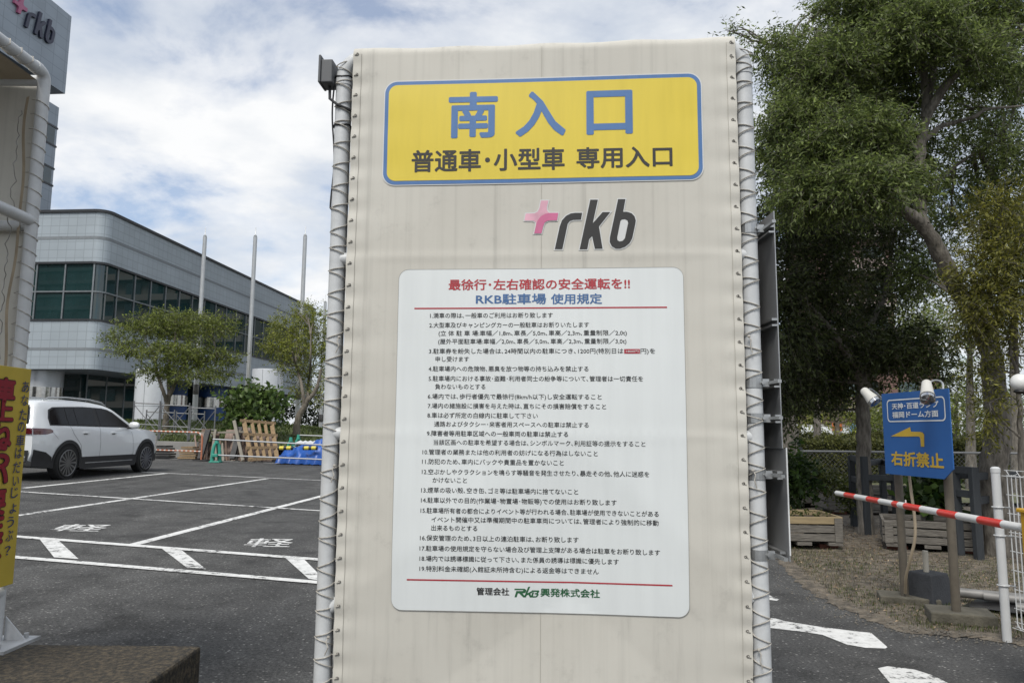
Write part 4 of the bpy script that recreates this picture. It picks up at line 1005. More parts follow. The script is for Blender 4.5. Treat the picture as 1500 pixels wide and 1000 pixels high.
# ------------------------------------------------------------------ white car
WP = M('white car paint', (.66, .68, .69), .22, var=.01, scale=2, coat=1.0); BPL = M('black plastic trim', (.012, .012, .013), .55, var=.2); CGL = M('dark car glass', (.004, .0045, .005), .05, spec=.22, var=.05)
TYRE = M('tyre rubber', (.012, .012, .012), .85); RIM = M('machined rim', (.20, .20, .20), .35, metal=.9, var=.1); RIMD = M('dark rim', (.02, .02, .021), .4, metal=.5); LAMP = M('red tail lamp', (.075, .004, .007), .12, coat=1, var=.2, scale=20); CHR = M('chrome', (.6, .6, .6), .12, metal=1)
def tab(t):
    xs_, ys_ = zip(*t); return lambda x: float(np.interp(x, xs_, ys_))
def smooth_tab(t, w=.10):
    f = tab(t); return lambda x: sum(f(x+w*k/3) for k in range(-3, 4))/7
ztop = smooth_tab([(-.2, 1.00), (.0, 1.08), (.05, 1.16), (.20, 1.58), (.36, 1.635), (1.2, 1.675), (1.9, 1.665), (2.45, 1.61), (2.74, 1.535), (3.50, 1.13), (3.7, 1.105), (4.2, 1.06), (4.55, 1.0), (4.68, .90), (4.78, .76), (4.9, .7)], .06)
zbl = tab([(0, 1.10), (1, 1.11), (3.4, 1.08), (4.8, 1.0)])
hw = smooth_tab([(-.3, .72), (0, .80), (.25, .885), (.7, .915), (3.9, .915), (4.35, .885), (4.6, .81), (4.74, .70), (5, .55)], .1)
zbt = tab([(0, .42), (.35, .30), (.8, .24), (3.9, .22), (4.5, .25), (4.75, .36)])
def ring(x):
    w, zt, zb = hw(x), ztop(x), zbt(x); zbe = min(zbl(x), zt-.035); wr = .945*w-(zt-zbe)*.40
    P = [(0, zb), (.6*w, zb), (.93*w, zb+.02), (.982*w, zb+.12), (1.0*w, .58), (1.0*w, .76), (.985*w, .90), (.965*w, zbe-.05), (.945*w, zbe)]
    P = [(a, min(b, zbe-.002*(9-i))) if i > 3 else (a, b) for i, (a, b) in enumerate(P)]
    for h in (.3, .6, .85): P.append((.945*w+(wr-.945*w)*h, zbe+(zt-.045-zbe)*h))
    return P+[(wr-.012, zt-.045), (wr-.05, zt-.016), (wr*.6, zt), (wr*.3, zt+.008), (0, zt+.012)]
def side_w(x, z):
    P = ring(x)[3:13]; zs = [p[1] for p in P]; return float(np.interp(z, zs, [p[0] for p in P]))
car = bpy.data.objects.new('parked_car', None); COL.objects.link(car); OFF['parked_car'] = Vector((0, 0, 0))
tag(car, 'white compact SUV with black wheel arches and roof rails, parked in the marked lot', 'car')
CH = rad(90-3.4); car.rotation_euler = (.028, 0, CH)
cw = PY(97, 702, 15.6); fwd = Vector((math.cos(CH), math.sin(CH), 0)); lft = Vector((-fwd.y, fwd.x, 0))
car.location = Vector((-9.27, 15.6, gz(-9.27))) - fwd*.95 + lft*.90
xs_ = [0, .03, .06, .1, .15, .2, .25, .3, .36, .45, .6, .8, 1, 1.2, 1.4, 1.6, 1.8, 2, 2.2, 2.35, 2.5, 2.6, 2.7, 2.8, 2.95, 3.1, 3.25, 3.4, 3.5, 3.6, 3.75, 3.9, 4.05, 4.2, 4.35, 4.48, 4.58, 4.66, 4.72, 4.76]
m = MB(); n = None
for x in xs_:
    R_ = ring(x); full = [(-a, b) for a, b in R_]+[(a, b) for a, b in R_[-2:0:-1]]; n = len(full); m.v += [Vector((x, a, b)) for a, b in full]
for i in range(len(xs_)-1):
    for k in range(n): m.f.append((i*n+k, i*n+(k+1) % n, (i+1)*n+(k+1) % n, (i+1)*n+k))
m.f += [tuple(range(n)), tuple((len(xs_)-1)*n+k for k in range(n))]
m.build('body', WP, car, True)
def patch(name, lp, off, mat, parent=car, both=True, lim=.12):
    vs, fs = subdivided(*poly2d([lp]), lim); o = None
    for s in ((-1, 1) if both else (-1,)):
        o = mesh_obj(name, [(v[0], s*(side_w(v[0], v[1])+off), v[1]) for v in vs], fs, mat, parent, smooth=True)
    return o
WIN = [[(.45, 1.155), (.93, 1.155), (.93, 1.50), (.66, 1.485), (.52, 1.43), (.45, 1.28)], [(.975, 1.15), (1.25, 1.15), (1.25, 1.512), (.975, 1.502)], [(1.275, 1.15), (1.96, 1.14), (1.93, 1.525), (1.275, 1.513)], [(2.07, 1.14), (3.10, 1.125), (3.16, 1.15), (2.66, 1.425), (2.5, 1.48), (2.35, 1.505), (2.05, 1.522)]]
patch('window_surround', [(.41, 1.135), (3.16, 1.105), (3.24, 1.135), (2.68, 1.447), (2.5, 1.505), (2.3, 1.532), (1.6, 1.542), (1.0, 1.522), (.62, 1.505), (.48, 1.445), (.41, 1.28)], .004, BPL)
for w_ in WIN: patch('window', w_, .009, CGL)
def arcpoly(cx, cz, r0, r1, a0, a1, n=24):
    return [(cx+r1*math.cos(rad(a0+(a1-a0)*k/n)), cz+r1*math.sin(rad(a0+(a1-a0)*k/n))) for k in range(n+1)]+[(cx+r0*math.cos(rad(a1+(a0-a1)*k/n)), cz+r0*math.sin(rad(a1+(a0-a1)*k/n))) for k in range(n+1)]
AX = (.95, 3.92); WR = .365
for ax in AX:
    patch('wheel_arch', arcpoly(ax, WR, .405, .475, -12, 192), .010, BPL); patch('wheel_well_shade', [(ax+.41*math.cos(rad(a)), max(.25, WR+.41*math.sin(rad(a)))) for a in range(-20, 201, 10)], .003, M('painted well shade', (.004, .004, .004), .9))  # flat black patch paints the shade of a hollow wheel well
patch('sill_trim', [(1.38, .22), (3.48, .22), (3.46, .47), (1.40, .47)], .008, BPL); patch('sill_accent', [(1.55, .335), (3.35, .335), (3.35, .352), (1.55, .352)], .012, MATS['galvanised steel'])
patch('bumper_trim', [(.02, .32), (.50, .28), (.47, .50), (.30, .60), (.03, .66)], .008, BPL)
patch('bumper_trim', [(4.40, .28), (4.66, .30), (4.64, .52), (4.42, .45)], .008, BPL)
patch('tail_lamp', [(.015, .95), (.30, .955), (.46, .99), (.47, 1.035), (.40, 1.065), (.015, 1.075)], .006, LAMP)
for x0, x1, za, zb in ((1.22, 1.80, .49, .50),): pass
for lp in ([(1.0, 1.13), (1.008, 1.13), (1.10, .98), (1.36, .72), (1.40, .47), (1.392, .47), (1.352, .715), (1.092, .975)], [(2.02, 1.12), (2.028, 1.12), (2.038, .47), (2.03, .47)], [(3.20, 1.10), (3.208, 1.10), (3.30, .90), (3.36, .47), (3.352, .47), (3.292, .90)], [(1.4, .468), (3.36, .468), (3.36, .476), (1.4, .476)], [(.44, 1.02), (.62, .86), (.628, .86), (.448, 1.02)]):
    patch('door_gap', lp, .0025, M('panel gap', (.09, .09, .09), .7))
for s in (-1, 1):
    for hx in (1.50, 2.52):
        y = s*(side_w(hx, .985)+.018); h_ = MB().box((hx, y, .985), (.20, .022, .030)).build('door_handle', WP, car, bev=.008)
        MB().box((hx, s*(side_w(hx, .96)+.003), .962), (.12, .006, .035)).build('handle_shade_patch', M('handle shade', (.2, .2, .2), .5), h_)  # grey patch on the body paints the shade under the handle
    MB().tube([(.50, s*.565, 1.64), (.62, s*.572, 1.690), (1.2, s*.578, 1.722), (2.0, s*.572, 1.705), (2.45, s*.56, 1.66), (2.64, s*.55, 1.60)], [.010, .020, .020, .020, .018, .008], 10).build('roof_rail', MATS['galvanised steel'], car, True)
    mr = MB().lathe((3.08, s*1.035, 1.165), [(.0, -.13), (.05, -.12), (.085, -.06), (.09, .02), (.075, .09), (.03, .125), (0, .13)], 16, 'y'); mr.v = [Vector((3.08+(v.x-3.08)*.7, v.y, 1.165+(v.z-1.165)*.95)) for v in mr.v]
    o = mr.build('wing_mirror', WP, car, True); MB().box((3.1, s*.94, 1.105), (.12, .12, .06)).build('mirror_foot', BPL, o, bev=.02)
# rear face
def rear_quad(name, pts, mat, parent=car): 
    vs, fs = poly2d([pts]); return mesh_obj(name, [(float(np.interp(v[1], [.3, 1.06, 1.16, 1.58, 1.65], [-.012, -.012, .035, .185, .30]))-.012, v[0], v[1]) for v in subdivided(vs, fs, .1)[0]], subdivided(vs, fs, .1)[1], mat, parent)
rear_quad('rear_window', [(-.66, 1.16), (.66, 1.16), (.55, 1.53), (-.55, 1.53)], CGL); rear_quad('rear_bumper', [(-.74, .40), (.74, .40), (.76, .64), (-.76, .64)], BPL)
for s in (-1, 1): rear_quad('tail_lamp', [(s*.30, .955), (s*.79, .955), (s*.79, 1.075), (s*.34, 1.06)], LAMP); m = MB().box((-.022, s*.56, .47), (.03, .30, .11)).build('exhaust_trim', CHR, car, bev=.015); MB().box((-.036, s*.56, .465), (.012, .22, .06)).build('exhaust_pipe', BPL, m)
MB().box((-.03, 0, .83), (.012, .34, .17)).build('number_plate', M('plate white', (.6, .6, .58), .5), car)
for ax in AX:
    for s in (-1, 1):
        yo = s*.925; t = MB().lathe((ax, yo-s*.11, WR), [(.26, -.105), (.335, -.108), (.362, -.08), (.365, 0), (.362, .08), (.335, .108), (.26, .105)], 40, 'y')
        wt = t.build('wheel', TYRE, car, True)
        MB().lathe((ax, yo-s*.012, WR), [(.0, -.02), (.25, -.02), (.25, .004), (0, .004)], 36, 'y').build('rim_dish', RIMD, wt, True)
        sp = MB()
        for k in range(15):
            a = 2*math.pi*k/15; c_, s_ = math.cos(a), math.sin(a); ta = .020
            q = [(ax+c_*.06-s_*ta*.6, WR+s_*.06+c_*ta*.6), (ax+c_*.06+s_*ta*.6, WR+s_*.06-c_*ta*.6), (ax+c_*.262+s_*ta, WR+s_*.262-c_*ta), (ax+c_*.262-s_*ta, WR+s_*.262+c_*ta)]
            sp.add([(x, yo-s*.004, z) for x, z in q]+[(x, yo+s*.010, z) for x, z in q], [(0, 1, 2, 3), (4, 7, 6, 5), (0, 4, 5, 1), (1, 5, 6, 2), (2, 6, 7, 3), (3, 7, 4, 0)])
        sp.tube([(ax+.265*math.cos(a), yo+s*.006, WR+.265*math.sin(a)) for a in [2*math.pi*k/40 for k in range(40)]], .011, 6, closed=True); sp.cyl((ax, yo, WR), (ax, yo+s*.012, WR), .062, 20)
        sp.build('rim_spokes', RIM, wt)

# ------------------------------------------------------------------ stacked works material in front of the mound
GALV = M('weathered scaffold tube', (.17, .175, .18), .5, metal=.5, var=.25, scale=12)
sY = 27.2
def zz(x, y, Y=sY): return PY(x, y, Y)
ground_s = lambda x: gz(x)
sc_ = thing('scaffold_frame', 'grey tubular scaffold frames with cross braces standing behind the orange barrier', 'scaffolding', (zz(258, 670).x, sY, ground_s(zz(258, 670).x)))
def fr(xa, xb, ytop, Ya, Yb, braces=True):
    for Yk in (Ya, Yb):
        for x in (xa, xb): 
            p = PY(x, ytop, Yk); MB().tube([(p.x, Yk, gz(p.x)), (p.x, Yk, p.z)], .028, 8).build('upright', GALV, sc_, True)
        for yy in (ytop+3, ytop+34, ytop+58):
            p, q = PY(xa, yy, Yk), PY(xb, yy+1.5, Yk); MB().tube([p, q], .022, 8).build('ledger', GALV, sc_, True)
        if braces:
            MB().tube([PY(xa, ytop+6, Yk), PY(xb, ytop+52, Yk)], .016, 6).build('brace', GALV, sc_, True); MB().tube([PY(xb, ytop+6, Yk), PY(xa, ytop+52, Yk)], .016, 6).build('brace', GALV, sc_, True)
fr(197, 235, 587, sY, sY+.9); fr(237, 278, 590, sY, sY+.9); fr(280, 316, 594, sY, sY+.9, True)
fr(215, 256, 600, sY+1.9, sY+2.5); fr(259, 300, 602, sY+1.9, sY+2.5)
# orange and white tubular barrier
OR = bpy.data.materials.new('orange striped tube'); OR.use_nodes = True; nt = OR.node_tree; p = nt.nodes['Principled BSDF']; tc = N(nt, 'ShaderNodeTexCoord'); wv = N(nt, 'ShaderNodeTexWave', Scale=2.2, Distortion=.0); wv.bands_direction = 'X'
L(nt, tc, 'Object', wv, 'Vector'); r = ramp(nt, [(.0, (.42, .15, .08)), (.55, (.55, .50, .46))], 'CONSTANT'); r.color_ramp.elements[1].position = .62; L(nt, wv, 0, r, 0); L(nt, r, 0, p, 'Base Color'); p.inputs['Roughness'].default_value = .5
OY = 24.6; p0, p1 = PY(150, 629, OY), PY(297, 633, OY); gx = gz(p1.x)
ob = thing('tube_barrier', 'faded orange and white tubular barrier with a rounded end beside the car bonnet', 'barrier', (p1.x, OY, gx))
c = p1+Vector((-.22, 0, -.22))
MB().tube([p0, p1+Vector((-.22, 0, 0))]+[Vector((c.x+.22*math.sin(rad(a)), OY, c.z+.22*math.cos(rad(a)))) for a in range(15, 91, 15)]+[(p1.x, OY, gx)], .028, 10).build('tube_frame', OR, ob, True)
q0, q1 = PY(150, 656, OY), PY(296, 661, OY); MB().tube([q0, q1], .024, 8).build('lower_rail', OR, ob, True)
MB().tube([(p0.x+.3, OY, gz(p0.x)), (p0.x+.3, OY, p0.z)], .024, 8).build('upright', OR, ob, True)
MB().box((p1.x, OY, gx+.02), (.5, .32, .04)).build('foot', BPL, ob, bev=.01)
# green plastic barrier ends carrying steel rails
TEAL = M('green barrier plastic', (.035, .27, .20), .45, var=.15)
def frog(x, ytop, ybase, Y, label):
    b = PY(x, ybase, Y); b.z = gz(b.x); t = PY(x, ytop, Y); h = t.z-b.z
    r = thing('barrier_stand', label, 'barrier stand', b, 'green barrier stands carrying steel rails')
    for s in (-1, 1): MB().tube([b+Vector((s*.10, s*.06, .02)), b+Vector((s*.09, s*.05, h*.45)), b+Vector((s*.06, s*.03, h*.72)), b+Vector((0, 0, h*.86))], [.06, .055, .05, .05], 10).build('leg', TEAL, r, True)
    MB().tube([b+Vector((0, 0, h*.80)), b+Vector((0, 0, h))], [.075, .05], 12).build('head', TEAL, r, True)
    MB().box(b+Vector((0, 0, h*.30)), (.18, .3, .10)).build('crosspiece', TEAL, r, bev=.02); MB().box(b+Vector((0, 0, .025)), (.34, .30, .05)).build('foot', TEAL, r, bev=.015); return r
frog(316, 642, 676, 23.9, 'green plastic barrier stand at the near end of the long steel rails')
frog(425, 640, 668, 27.2, 'green barrier stand just behind the blue tarpaulin heap'); frog(436, 636, 668, 28.0, 'green barrier stand farther back, above the white roofing sheets')
SIL = M('silver rail tube', (.30, .31, .32), .5, metal=.35, var=.15)
for nm, (a, b_, Y, l) in enumerate((((312, 643), (492, 652.5), 23.85, 'upper silver steel rail running from the green stand past the blue tarpaulin'), ((312, 666), (492, 673.5), 23.85, 'lower silver steel rail running from the green stand past the blue tarpaulin'), ((436, 637), (492, 639), 28.0, 'thin steel rail on the far green barrier stand'))):
    o = MB().tube([PY(*a, Y), PY(*b_, Y)], .026, 8).build('steel_rail', SIL, None, True); tag(o, l, 'rail', 'steel rails on the green stands')
# stacked boards behind
BRN = M('brown sheathing boards', (.27, .20, .165), .8, var=.35, scale=4, stretch=(3, 3, .5)); BRN2 = M('dark brown boards', (.14, .095, .07), .85, var=.3, scale=5); WOOD = M('raw pallet wood', (.30, .21, .115), .85, var=.3, scale=6, stretch=(6, 6, 1), col2=(.16, .11, .065), c2at=(.45, .75)); BLKB = M('black beam', (.012, .012, .013), .6); PLY = M('grey plywood edge', (.24, .22, .18), .8)
rb = random.Random(4)
for i, (xa, xb, yt) in enumerate(((287, 300, 628), (303, 313, 633), (322, 334, 629), (333, 345, 627), (345, 356, 626), (355, 366, 629), (366, 382, 634), (384, 398, 638))):
    Yb = 25.6+.12*(i % 3); a, b_ = PY(xa, 673, Yb), PY(xb, 673, Yb); zt = PY(xa, yt, Yb).z; g0 = gz(a.x)
    m = MB(); w = b_.x-a.x; l = .35; d = .05
    m.add([(a.x+k*w, Yb+j*d, g0) for k in (0, 1) for j in (0, 1)]+[(a.x+k*w+.02*i % .1, Yb+l+j*d, zt) for k in (0, 1) for j in (0, 1)], [(0, 1, 3, 2), (4, 6, 7, 5), (0, 4, 5, 1), (2, 3, 7, 6), (0, 2, 6, 4), (1, 5, 7, 3)])
    for t in (.25, .62): m.box((a.x+w/2, Yb+l*t-.03, g0+(zt-g0)*t), (w+.05, .05, .07))
    o = m.build('sheathing_board', BRN2 if i < 2 else BRN, None); tag(o, 'brown sheathing board leaning in the stack behind the steel rails', 'board', 'brown boards stacked behind the rails')
for i in range(15):
    xb_ = 291+i*6.2+rb.uniform(-2, 2); a, t_ = PY(xb_, 674, 25.25), PY(xb_+rb.uniform(-6, 8), rb.uniform(628, 650), 25.5)
    a.z = gz(a.x); o = MB().bar(a, t_, rb.uniform(.04, .09), .035, (0, 1, 0)).build('timber_batten', rb.choice((BRN, BRN2, PLY, WOOD)), None); tag(o, 'thin timber batten leaning among the brown boards behind the steel rails', 'batten', 'battens leaning among the boards')
o = MB().bar(PY(283, 634, 25.9), PY(372, 632, 25.5), .35, .06).build('plywood_sheet', PLY, None); tag(o, 'grey plywood sheet lying flat on top of the brown boards', 'plywood')
for (xa, ya, xb, yb, l) in ((293, 672, 305, 630, 'black beam leaning between the orange barrier and the green stand'), (340, 672, 352, 626, 'black beam leaning in the middle of the brown boards')):
    o = MB().bar(PY(xa, ya, 25.0), PY(xb, yb, 25.6), .17, .10, (0, 1, 0)).build('steel_beam', BLKB, None); tag(o, l, 'beam', 'black beams leaning on the boards')
o = MB().bar(PY(356, 674, 24.9), PY(343, 616, 25.5), .10, .06, (0, 1, 0)).build('grey_plank', PLY, None); tag(o, 'grey plank leaning steeply beside the raw wooden pallet', 'plank')
pr_ = thing('pallet', 'raw yellow-brown wooden pallet leaning upright beside the blue tarpaulin', 'pallet', PY(388, 675, 24.7))
def pl_pt(u, v, d=0):   # u across 0..1, v up 0..1
    A_, B_, C_, D_ = PY(368, 674, 24.6), PY(408, 671, 25.2), PY(356, 614, 25.2), PY(400, 618, 25.8)
    p = (A_*(1-u)+B_*u)*(1-v)+(C_*(1-u)+D_*u)*v; return p+Vector((0, -d, 0))
for u in (.02, .28, .5, .72, .95): MB().bar(pl_pt(u, 0), pl_pt(u, 1), .14 if u in (.02, .95) else .10, .05, (0, 1, 0)).build('slat', WOOD, pr_)
for v in (.02, .30, .63, .97): MB().bar(pl_pt(-.08, v, .06), pl_pt(1.10, v, .06), .09, .05, (0, 1, 0)).build('crossbar', WOOD, pr_)
pr_.children[0]
for k, (xa, xb, y0_, y1_) in enumerate(((222, 252, 655, 674), (262, 290, 654, 673))):
    m = MB(); a, b_ = PY(xa, y1_, 25.2), PY(xb, y0_, 25.2); 
    for i in range(5): t = i/4; m.box((a.x+(b_.x-a.x)*(.5+.06*(i % 2)), 25.3, gz(a.x)+.05+.085*i), ((b_.x-a.x)*(.95-.08*i), .5, .06))
    o = m.build('timber_pile', (M('dark metal offcuts', (.05, .05, .05), .4, metal=.6, var=.4, scale=20), WOOD)[k], None); tag(o, ('small pile of dark offcuts under the orange barrier', 'small pile of pale timber beside the foot of the orange barrier')[k], 'pile')
# blue tarpaulin heap with roofing sheets on top
TARP = M('blue tarpaulin', (.012, .085, .36), .38, var=.25, scale=3, bump=.6, bscale=5)
def hp(u, v): return .62*max(0, math.sin(math.pi*min(1, max(0, u))))**.45*max(0, math.sin(math.pi*min(1, max(0, v))))**.5
A_ = PY(405, 679, 24.4); rows = []; rt = random.Random(9)
for j in range(27):
    r_ = []
    for i in range(61):
        u, v = i/60, j/26; x, y = A_.x-.05+2.5*u, 24.3+1.3*v
        h = hp(u, v)*(.9+.16*math.sin(u*19+2*math.sin(v*7))+.10*math.sin(v*16+u*9)+.12*(u > .45))+(.05*abs(math.sin(u*31+v*12))+.035*abs(math.sin(u*57-v*21)))*(.4 if v in (0, 1) else 1)
        r_.append((x+.04*math.sin(v*23), y-.06*math.sin(u*27)*(1 if v < .3 else .3), gz(x)+.01+h))
    rows.append(r_)
o = sheet('tarpaulin_heap', rows, TARP, None, True); del o['kind']; tag(o, 'crumpled blue tarpaulin covering a heap beside the pallet', 'tarpaulin')
m = MB(); a = PY(430, 650, 26.2); n_ = 34
for k in range(3):
    b = len(m.v)
    for i in range(n_):
        for y in (0, .9): m.v.append(Vector((a.x+.045*i, 26.0+y, a.z-.09*k+.10*(y > 0)+.022*math.sin(i*1.6))))
    m.f += [(b+2*i, b+2*i+2, b+2*i+3, b+2*i+1) for i in range(n_-1)]
m.box((a.x+.7, 26.45, a.z-.45), (1.3, .8, .5))
o = m.build('roofing_sheets', M('white corrugated sheet', (.62, .63, .64), .5, var=.08), None); tag(o, 'white corrugated roofing sheets stacked behind the blue tarpaulin', 'roofing sheets')
YB = bpy.data.materials.new('yellow and black stripes'); YB.use_nodes = True; nt = YB.node_tree; p = nt.nodes['Principled BSDF']; tc = N(nt, 'ShaderNodeTexCoord'); wv = N(nt, 'ShaderNodeTexWave', Scale=1.35); wv.bands_direction = 'X'; L(nt, tc, 'Object', wv, 'Vector'); r = ramp(nt, [(0, (.02, .02, .02)), (.35, (.62, .52, .06))], 'CONSTANT'); L(nt, wv, 0, r, 0); L(nt, r, 0, p, 'Base Color')
for xa, xb, y, l in ((407, 429, 656, 'yellow and black striped bar at the pallet end of the blue tarpaulin'), (444, 465, 656, 'yellow and black striped bar lying over the middle of the blue tarpaulin')):
    o = MB().tube([PY(xa, y, 24.25), PY(xb, y, 24.25)], .065, 12).build('striped_bar', YB, None, True); tag(o, l, 'striped bar', 'striped bars on the tarpaulin')
# ------------------------------------------------------------------ blue direction sign on two posts
sl_, sr_ = PY(1295, 635, 5.92), PY(1394, 635, 5.13)
s0, s1 = Vector((sl_.x, sl_.y)), Vector((sr_.x, sr_.y))
sdir = (s1-s0).normalized(); SW = (s1-s0).length; sn = Vector((sdir.y, -sdir.x))
def sgn(x, y):
    d = ray(x, y); n = Vector((sn.x, sn.y, 0)); t = Vector((s0.x, s0.y, 0)).dot(n)/d.dot(n); q = CAM+d*t
    return (q.xy-s0).dot(sdir), q.z
def S3(u, v, n=0): return Vector((s0.x+sdir.x*u+sn.x*n, s0.y+sdir.y*u+sn.y*n, v))
BLUS = M('blue sign panel', (.020, .10, .31), .42, var=.06, scale=3); SYEL = M('sign yellow', (.50, .33, .035), .5); SWHT = M('sign white', (.66, .68, .68), .5)
tl, tr, bl, br = sgn(1294.5, 577), sgn(1390.5, 568), sgn(1298, 693), sgn(1397, 703)
zt, zb = (tl[1]+tr[1])/2, (bl[1]+br[1])/2
bs = thing('direction_sign', 'blue direction sign with yellow arrow and lettering on two brown posts behind the barrier arm', 'sign', S3(SW/2, 0))
cz = sgn(1397, 687)[1]; cu = sgn(1384, 701)[0]
out_ = [(0, zb), (cu, zb), (SW, cz), (SW, zt), (0, zt)]
vs, fs = poly2d([out_], 0, .004)
mesh_obj('sign_panel', [S3(v[0], v[1], v[2]) for v in vs], fs, BLUS, bs)
def sdecal(name, loops, n, mat, parent=bs):
    vs, fs = poly2d(loops); return mesh_obj(name, [S3(v[0], v[1], n) for v in vs], fs, mat, parent)
def z2(x, y): return sgn(1240+x*.16, 540+y*.16)
a, b = z2(374, 300)[0], z2(908, 300)[0]; fz1 = (z2(390, 287)[1]+z2(890, 246)[1])/2; fz0 = (z2(390, 490)[1]+z2(890, 475)[1])/2
sdecal('white_frame', [rrect(a, b, fz0, fz1, .035), rrect(a+.011, b-.011, fz0+.009, fz1-.009, .028)], .0062, SWHT)
def stext(name, items, mat, bold):
    V, F = [], []
    for ch, xa, ya0, ya1, xb, yb0, yb1 in items:
        vs, fs = text2d(ch, bold, 3); p0, p1, q0, q1 = z2(xa, ya0), z2(xa, ya1), z2(xb, yb0), z2(xb, yb1)
        zt_, zb_ = (p0[1]+q0[1])/2, (p1[1]+q1[1])/2
        vs = fit(vs, p0[0], q0[0], 0, y0=zb_, y1=zt_); k = len(V); V += [S3(v[0], v[1], .0064+v[2]) for v in vs]; F += [tuple(i+k for i in f) for f in fs]
    mesh_obj(name, V, F, mat, bs)
stext('white_lettering', [('天神･百道ランプ', 420, 318, 376, 848, 290, 350), ('福岡ドーム方面', 424, 395, 452, 846, 374, 438)], SWHT, .026)
stext('yellow_lettering', [('右折禁止', 413, 755, 885, 893, 768, 912)], SYEL, .034)
ar = [z2(*p) for p in ((412, 617), (590, 532), (598, 575), (680, 576), (705, 582), (718, 600), (720, 712), (688, 712), (683, 640), (675, 621), (660, 618), (530, 620))]
sdecal('yellow_arrow', [ar], .0063, SYEL)
POST = M('brown painted post', (.105, .09, .068), .6, var=.2, scale=14)
uA, uB = sgn(1315, 690)[0], sgn(1385, 690)[0]
p1_, p2_ = G(1320, 876), G(1398, 907)
for (u, gp) in ((uA, p1_), (uB, p2_)):
    b_ = Vector((gp.x, gp.y, .03)); t_ = S3(u, zt-.04, -.035)
    b_.x, b_.y = (b_.x+t_.x)/2, (b_.y+t_.y)/2; t_.x, t_.y = b_.x, b_.y; gp.x, gp.y = b_.x, b_.y
    MB().tube([b_-Vector((0, 0, .1)), t_], .030, 16).build('post', POST, bs, True)
for gp, d in ((p1_, (.42, .26, .06)), (p2_, (.40, .28, .085))):
    o = MB().box((gp.x+.04, gp.y+.03, d[2]/2), d, Matrix.Rotation(rad(-20), 3, 'Z')).build('concrete_footing', M('mossy concrete', (.10, .092, .07), .95, var=.35, scale=9, bump=.7, bscale=50), None, bev=.01)
    tag(o, 'low concrete footing at the foot of the %s post of the blue sign' % ('farther' if gp is p1_ else 'nearer'), 'footing', 'footings of the blue sign')
LW = M('off white lamp housing', (.52, .51, .47), .45, var=.05); LGL = M('lamp reflector', (.5, .5, .5), .08, metal=1)
def spot(cx, cy, fx, fy, Y, label, d3, arm):
    """lamp: rear end of housing at pixel c, glass at pixel f"""
    a, b = PY(cx, cy, Y), PY(fx, fy, Y-d3); ax = (b-a).normalized(); q = ax.to_track_quat('Z', 'Y').to_matrix(); Lh = (b-a).length
    t = thing('spot_lamp', label, 'lamp', a, 'spot lamps on the blue sign')
    def lt(prof, seg=24):
        m = MB().lathe((0, 0, 0), prof, seg); m.v = [q @ v + a for v in m.v]; return m
    lt([(.022, 0), (.031, .012), (.035, .05), (.041, Lh*.55), (.047, Lh*.78), (.049, Lh*.80)]).build('housing', LW, t, True)
    h = lt([(.045, Lh*.80), (.048, Lh*.98), (.043, Lh*1.0)]).build('rim', MATS['chrome'], t, True)
    lt([(.004, Lh*.86), (.037, Lh*.99), (.041, Lh*1.0)]).build('reflector', LGL, t, True); lt([(.0, Lh*1.0), (.041, Lh*1.002), (.03, Lh*1.03), (.0, Lh*1.045)]).build('lens', M('lens glass', (.25, .26, .27), .03, metal=.8, var=.5, scale=30), t, True)
    MB().tube(spline([a+ax*.03]+arm, 5), .007, 8).build('arm', MATS['galvanised steel'], t, True)
spot(1264, 570, 1283, 590, 5.75, 'off-white spot lamp on the arm at the far edge of the blue sign, pointing down', .08, [PY(1276, 570, 5.9), S3(-.02, zt-.05, -.03), S3(.05, zt-.08, -.03)])
spot(1357, 559, 1359, 586, 5.2, 'off-white spot lamp hanging before the top of the blue sign', .12, [PY(1368, 557, 5.3), PY(1380, 560, 5.25), S3(SW-.09, zt-.02, -.02), S3(SW-.09, zt-.12, -.02)])
HOSE = M('beige conduit', (.33, .27, .19), .6)
hp_ = [PY(*p, Yh) for p, Yh in (((1331, 690), 5.75), ((1335, 722), 5.72), ((1340, 760), 5.7), ((1340, 790), 5.7), ((1333, 820), 5.75), ((1327, 845), 5.82), ((1326, 868), 5.9))]
o = MB().tube(spline(hp_, 6), .011, 8).build('conduit', HOSE, None, True); tag(o, 'beige conduit hanging in a curve between the posts of the blue sign', 'conduit')
# dark footing block with a pipe stub
g_ = G(1370, 887); bk = thing('base_block', 'dark grey tapered block with a short pale pipe stub, between the sign posts', 'block', (g_.x, g_.y+.05, .02))
m = MB(); R4 = Matrix.Rotation(rad(25), 3, 'Z')
m.add([Vector((g_.x, g_.y+.08, 0)) + R4 @ Vector((sx*w, sy*w, z)) for z, w in ((-.02, .135), (.225, .102), (.24, .098)) for sx, sy in ((-1, -1), (1, -1), (1, 1), (-1, 1))], [(0, 1, 5, 4), (1, 2, 6, 5), (2, 3, 7, 6), (3, 0, 4, 7), (4, 5, 9, 8), (5, 6, 10, 9), (6, 7, 11, 10), (7, 4, 8, 11), (8, 9, 10, 11), (3, 2, 1, 0)])
m.build('block_body', M('dark rubber block', (.035, .038, .043), .8, var=.25, bump=.4), bk, bev=.008); MB().cyl((g_.x-.01, g_.y+.08, .235), (g_.x-.01, g_.y+.08, .40), .021, 14).build('pipe_stub', M('pale pipe', (.36, .34, .29), .6), bk, True)

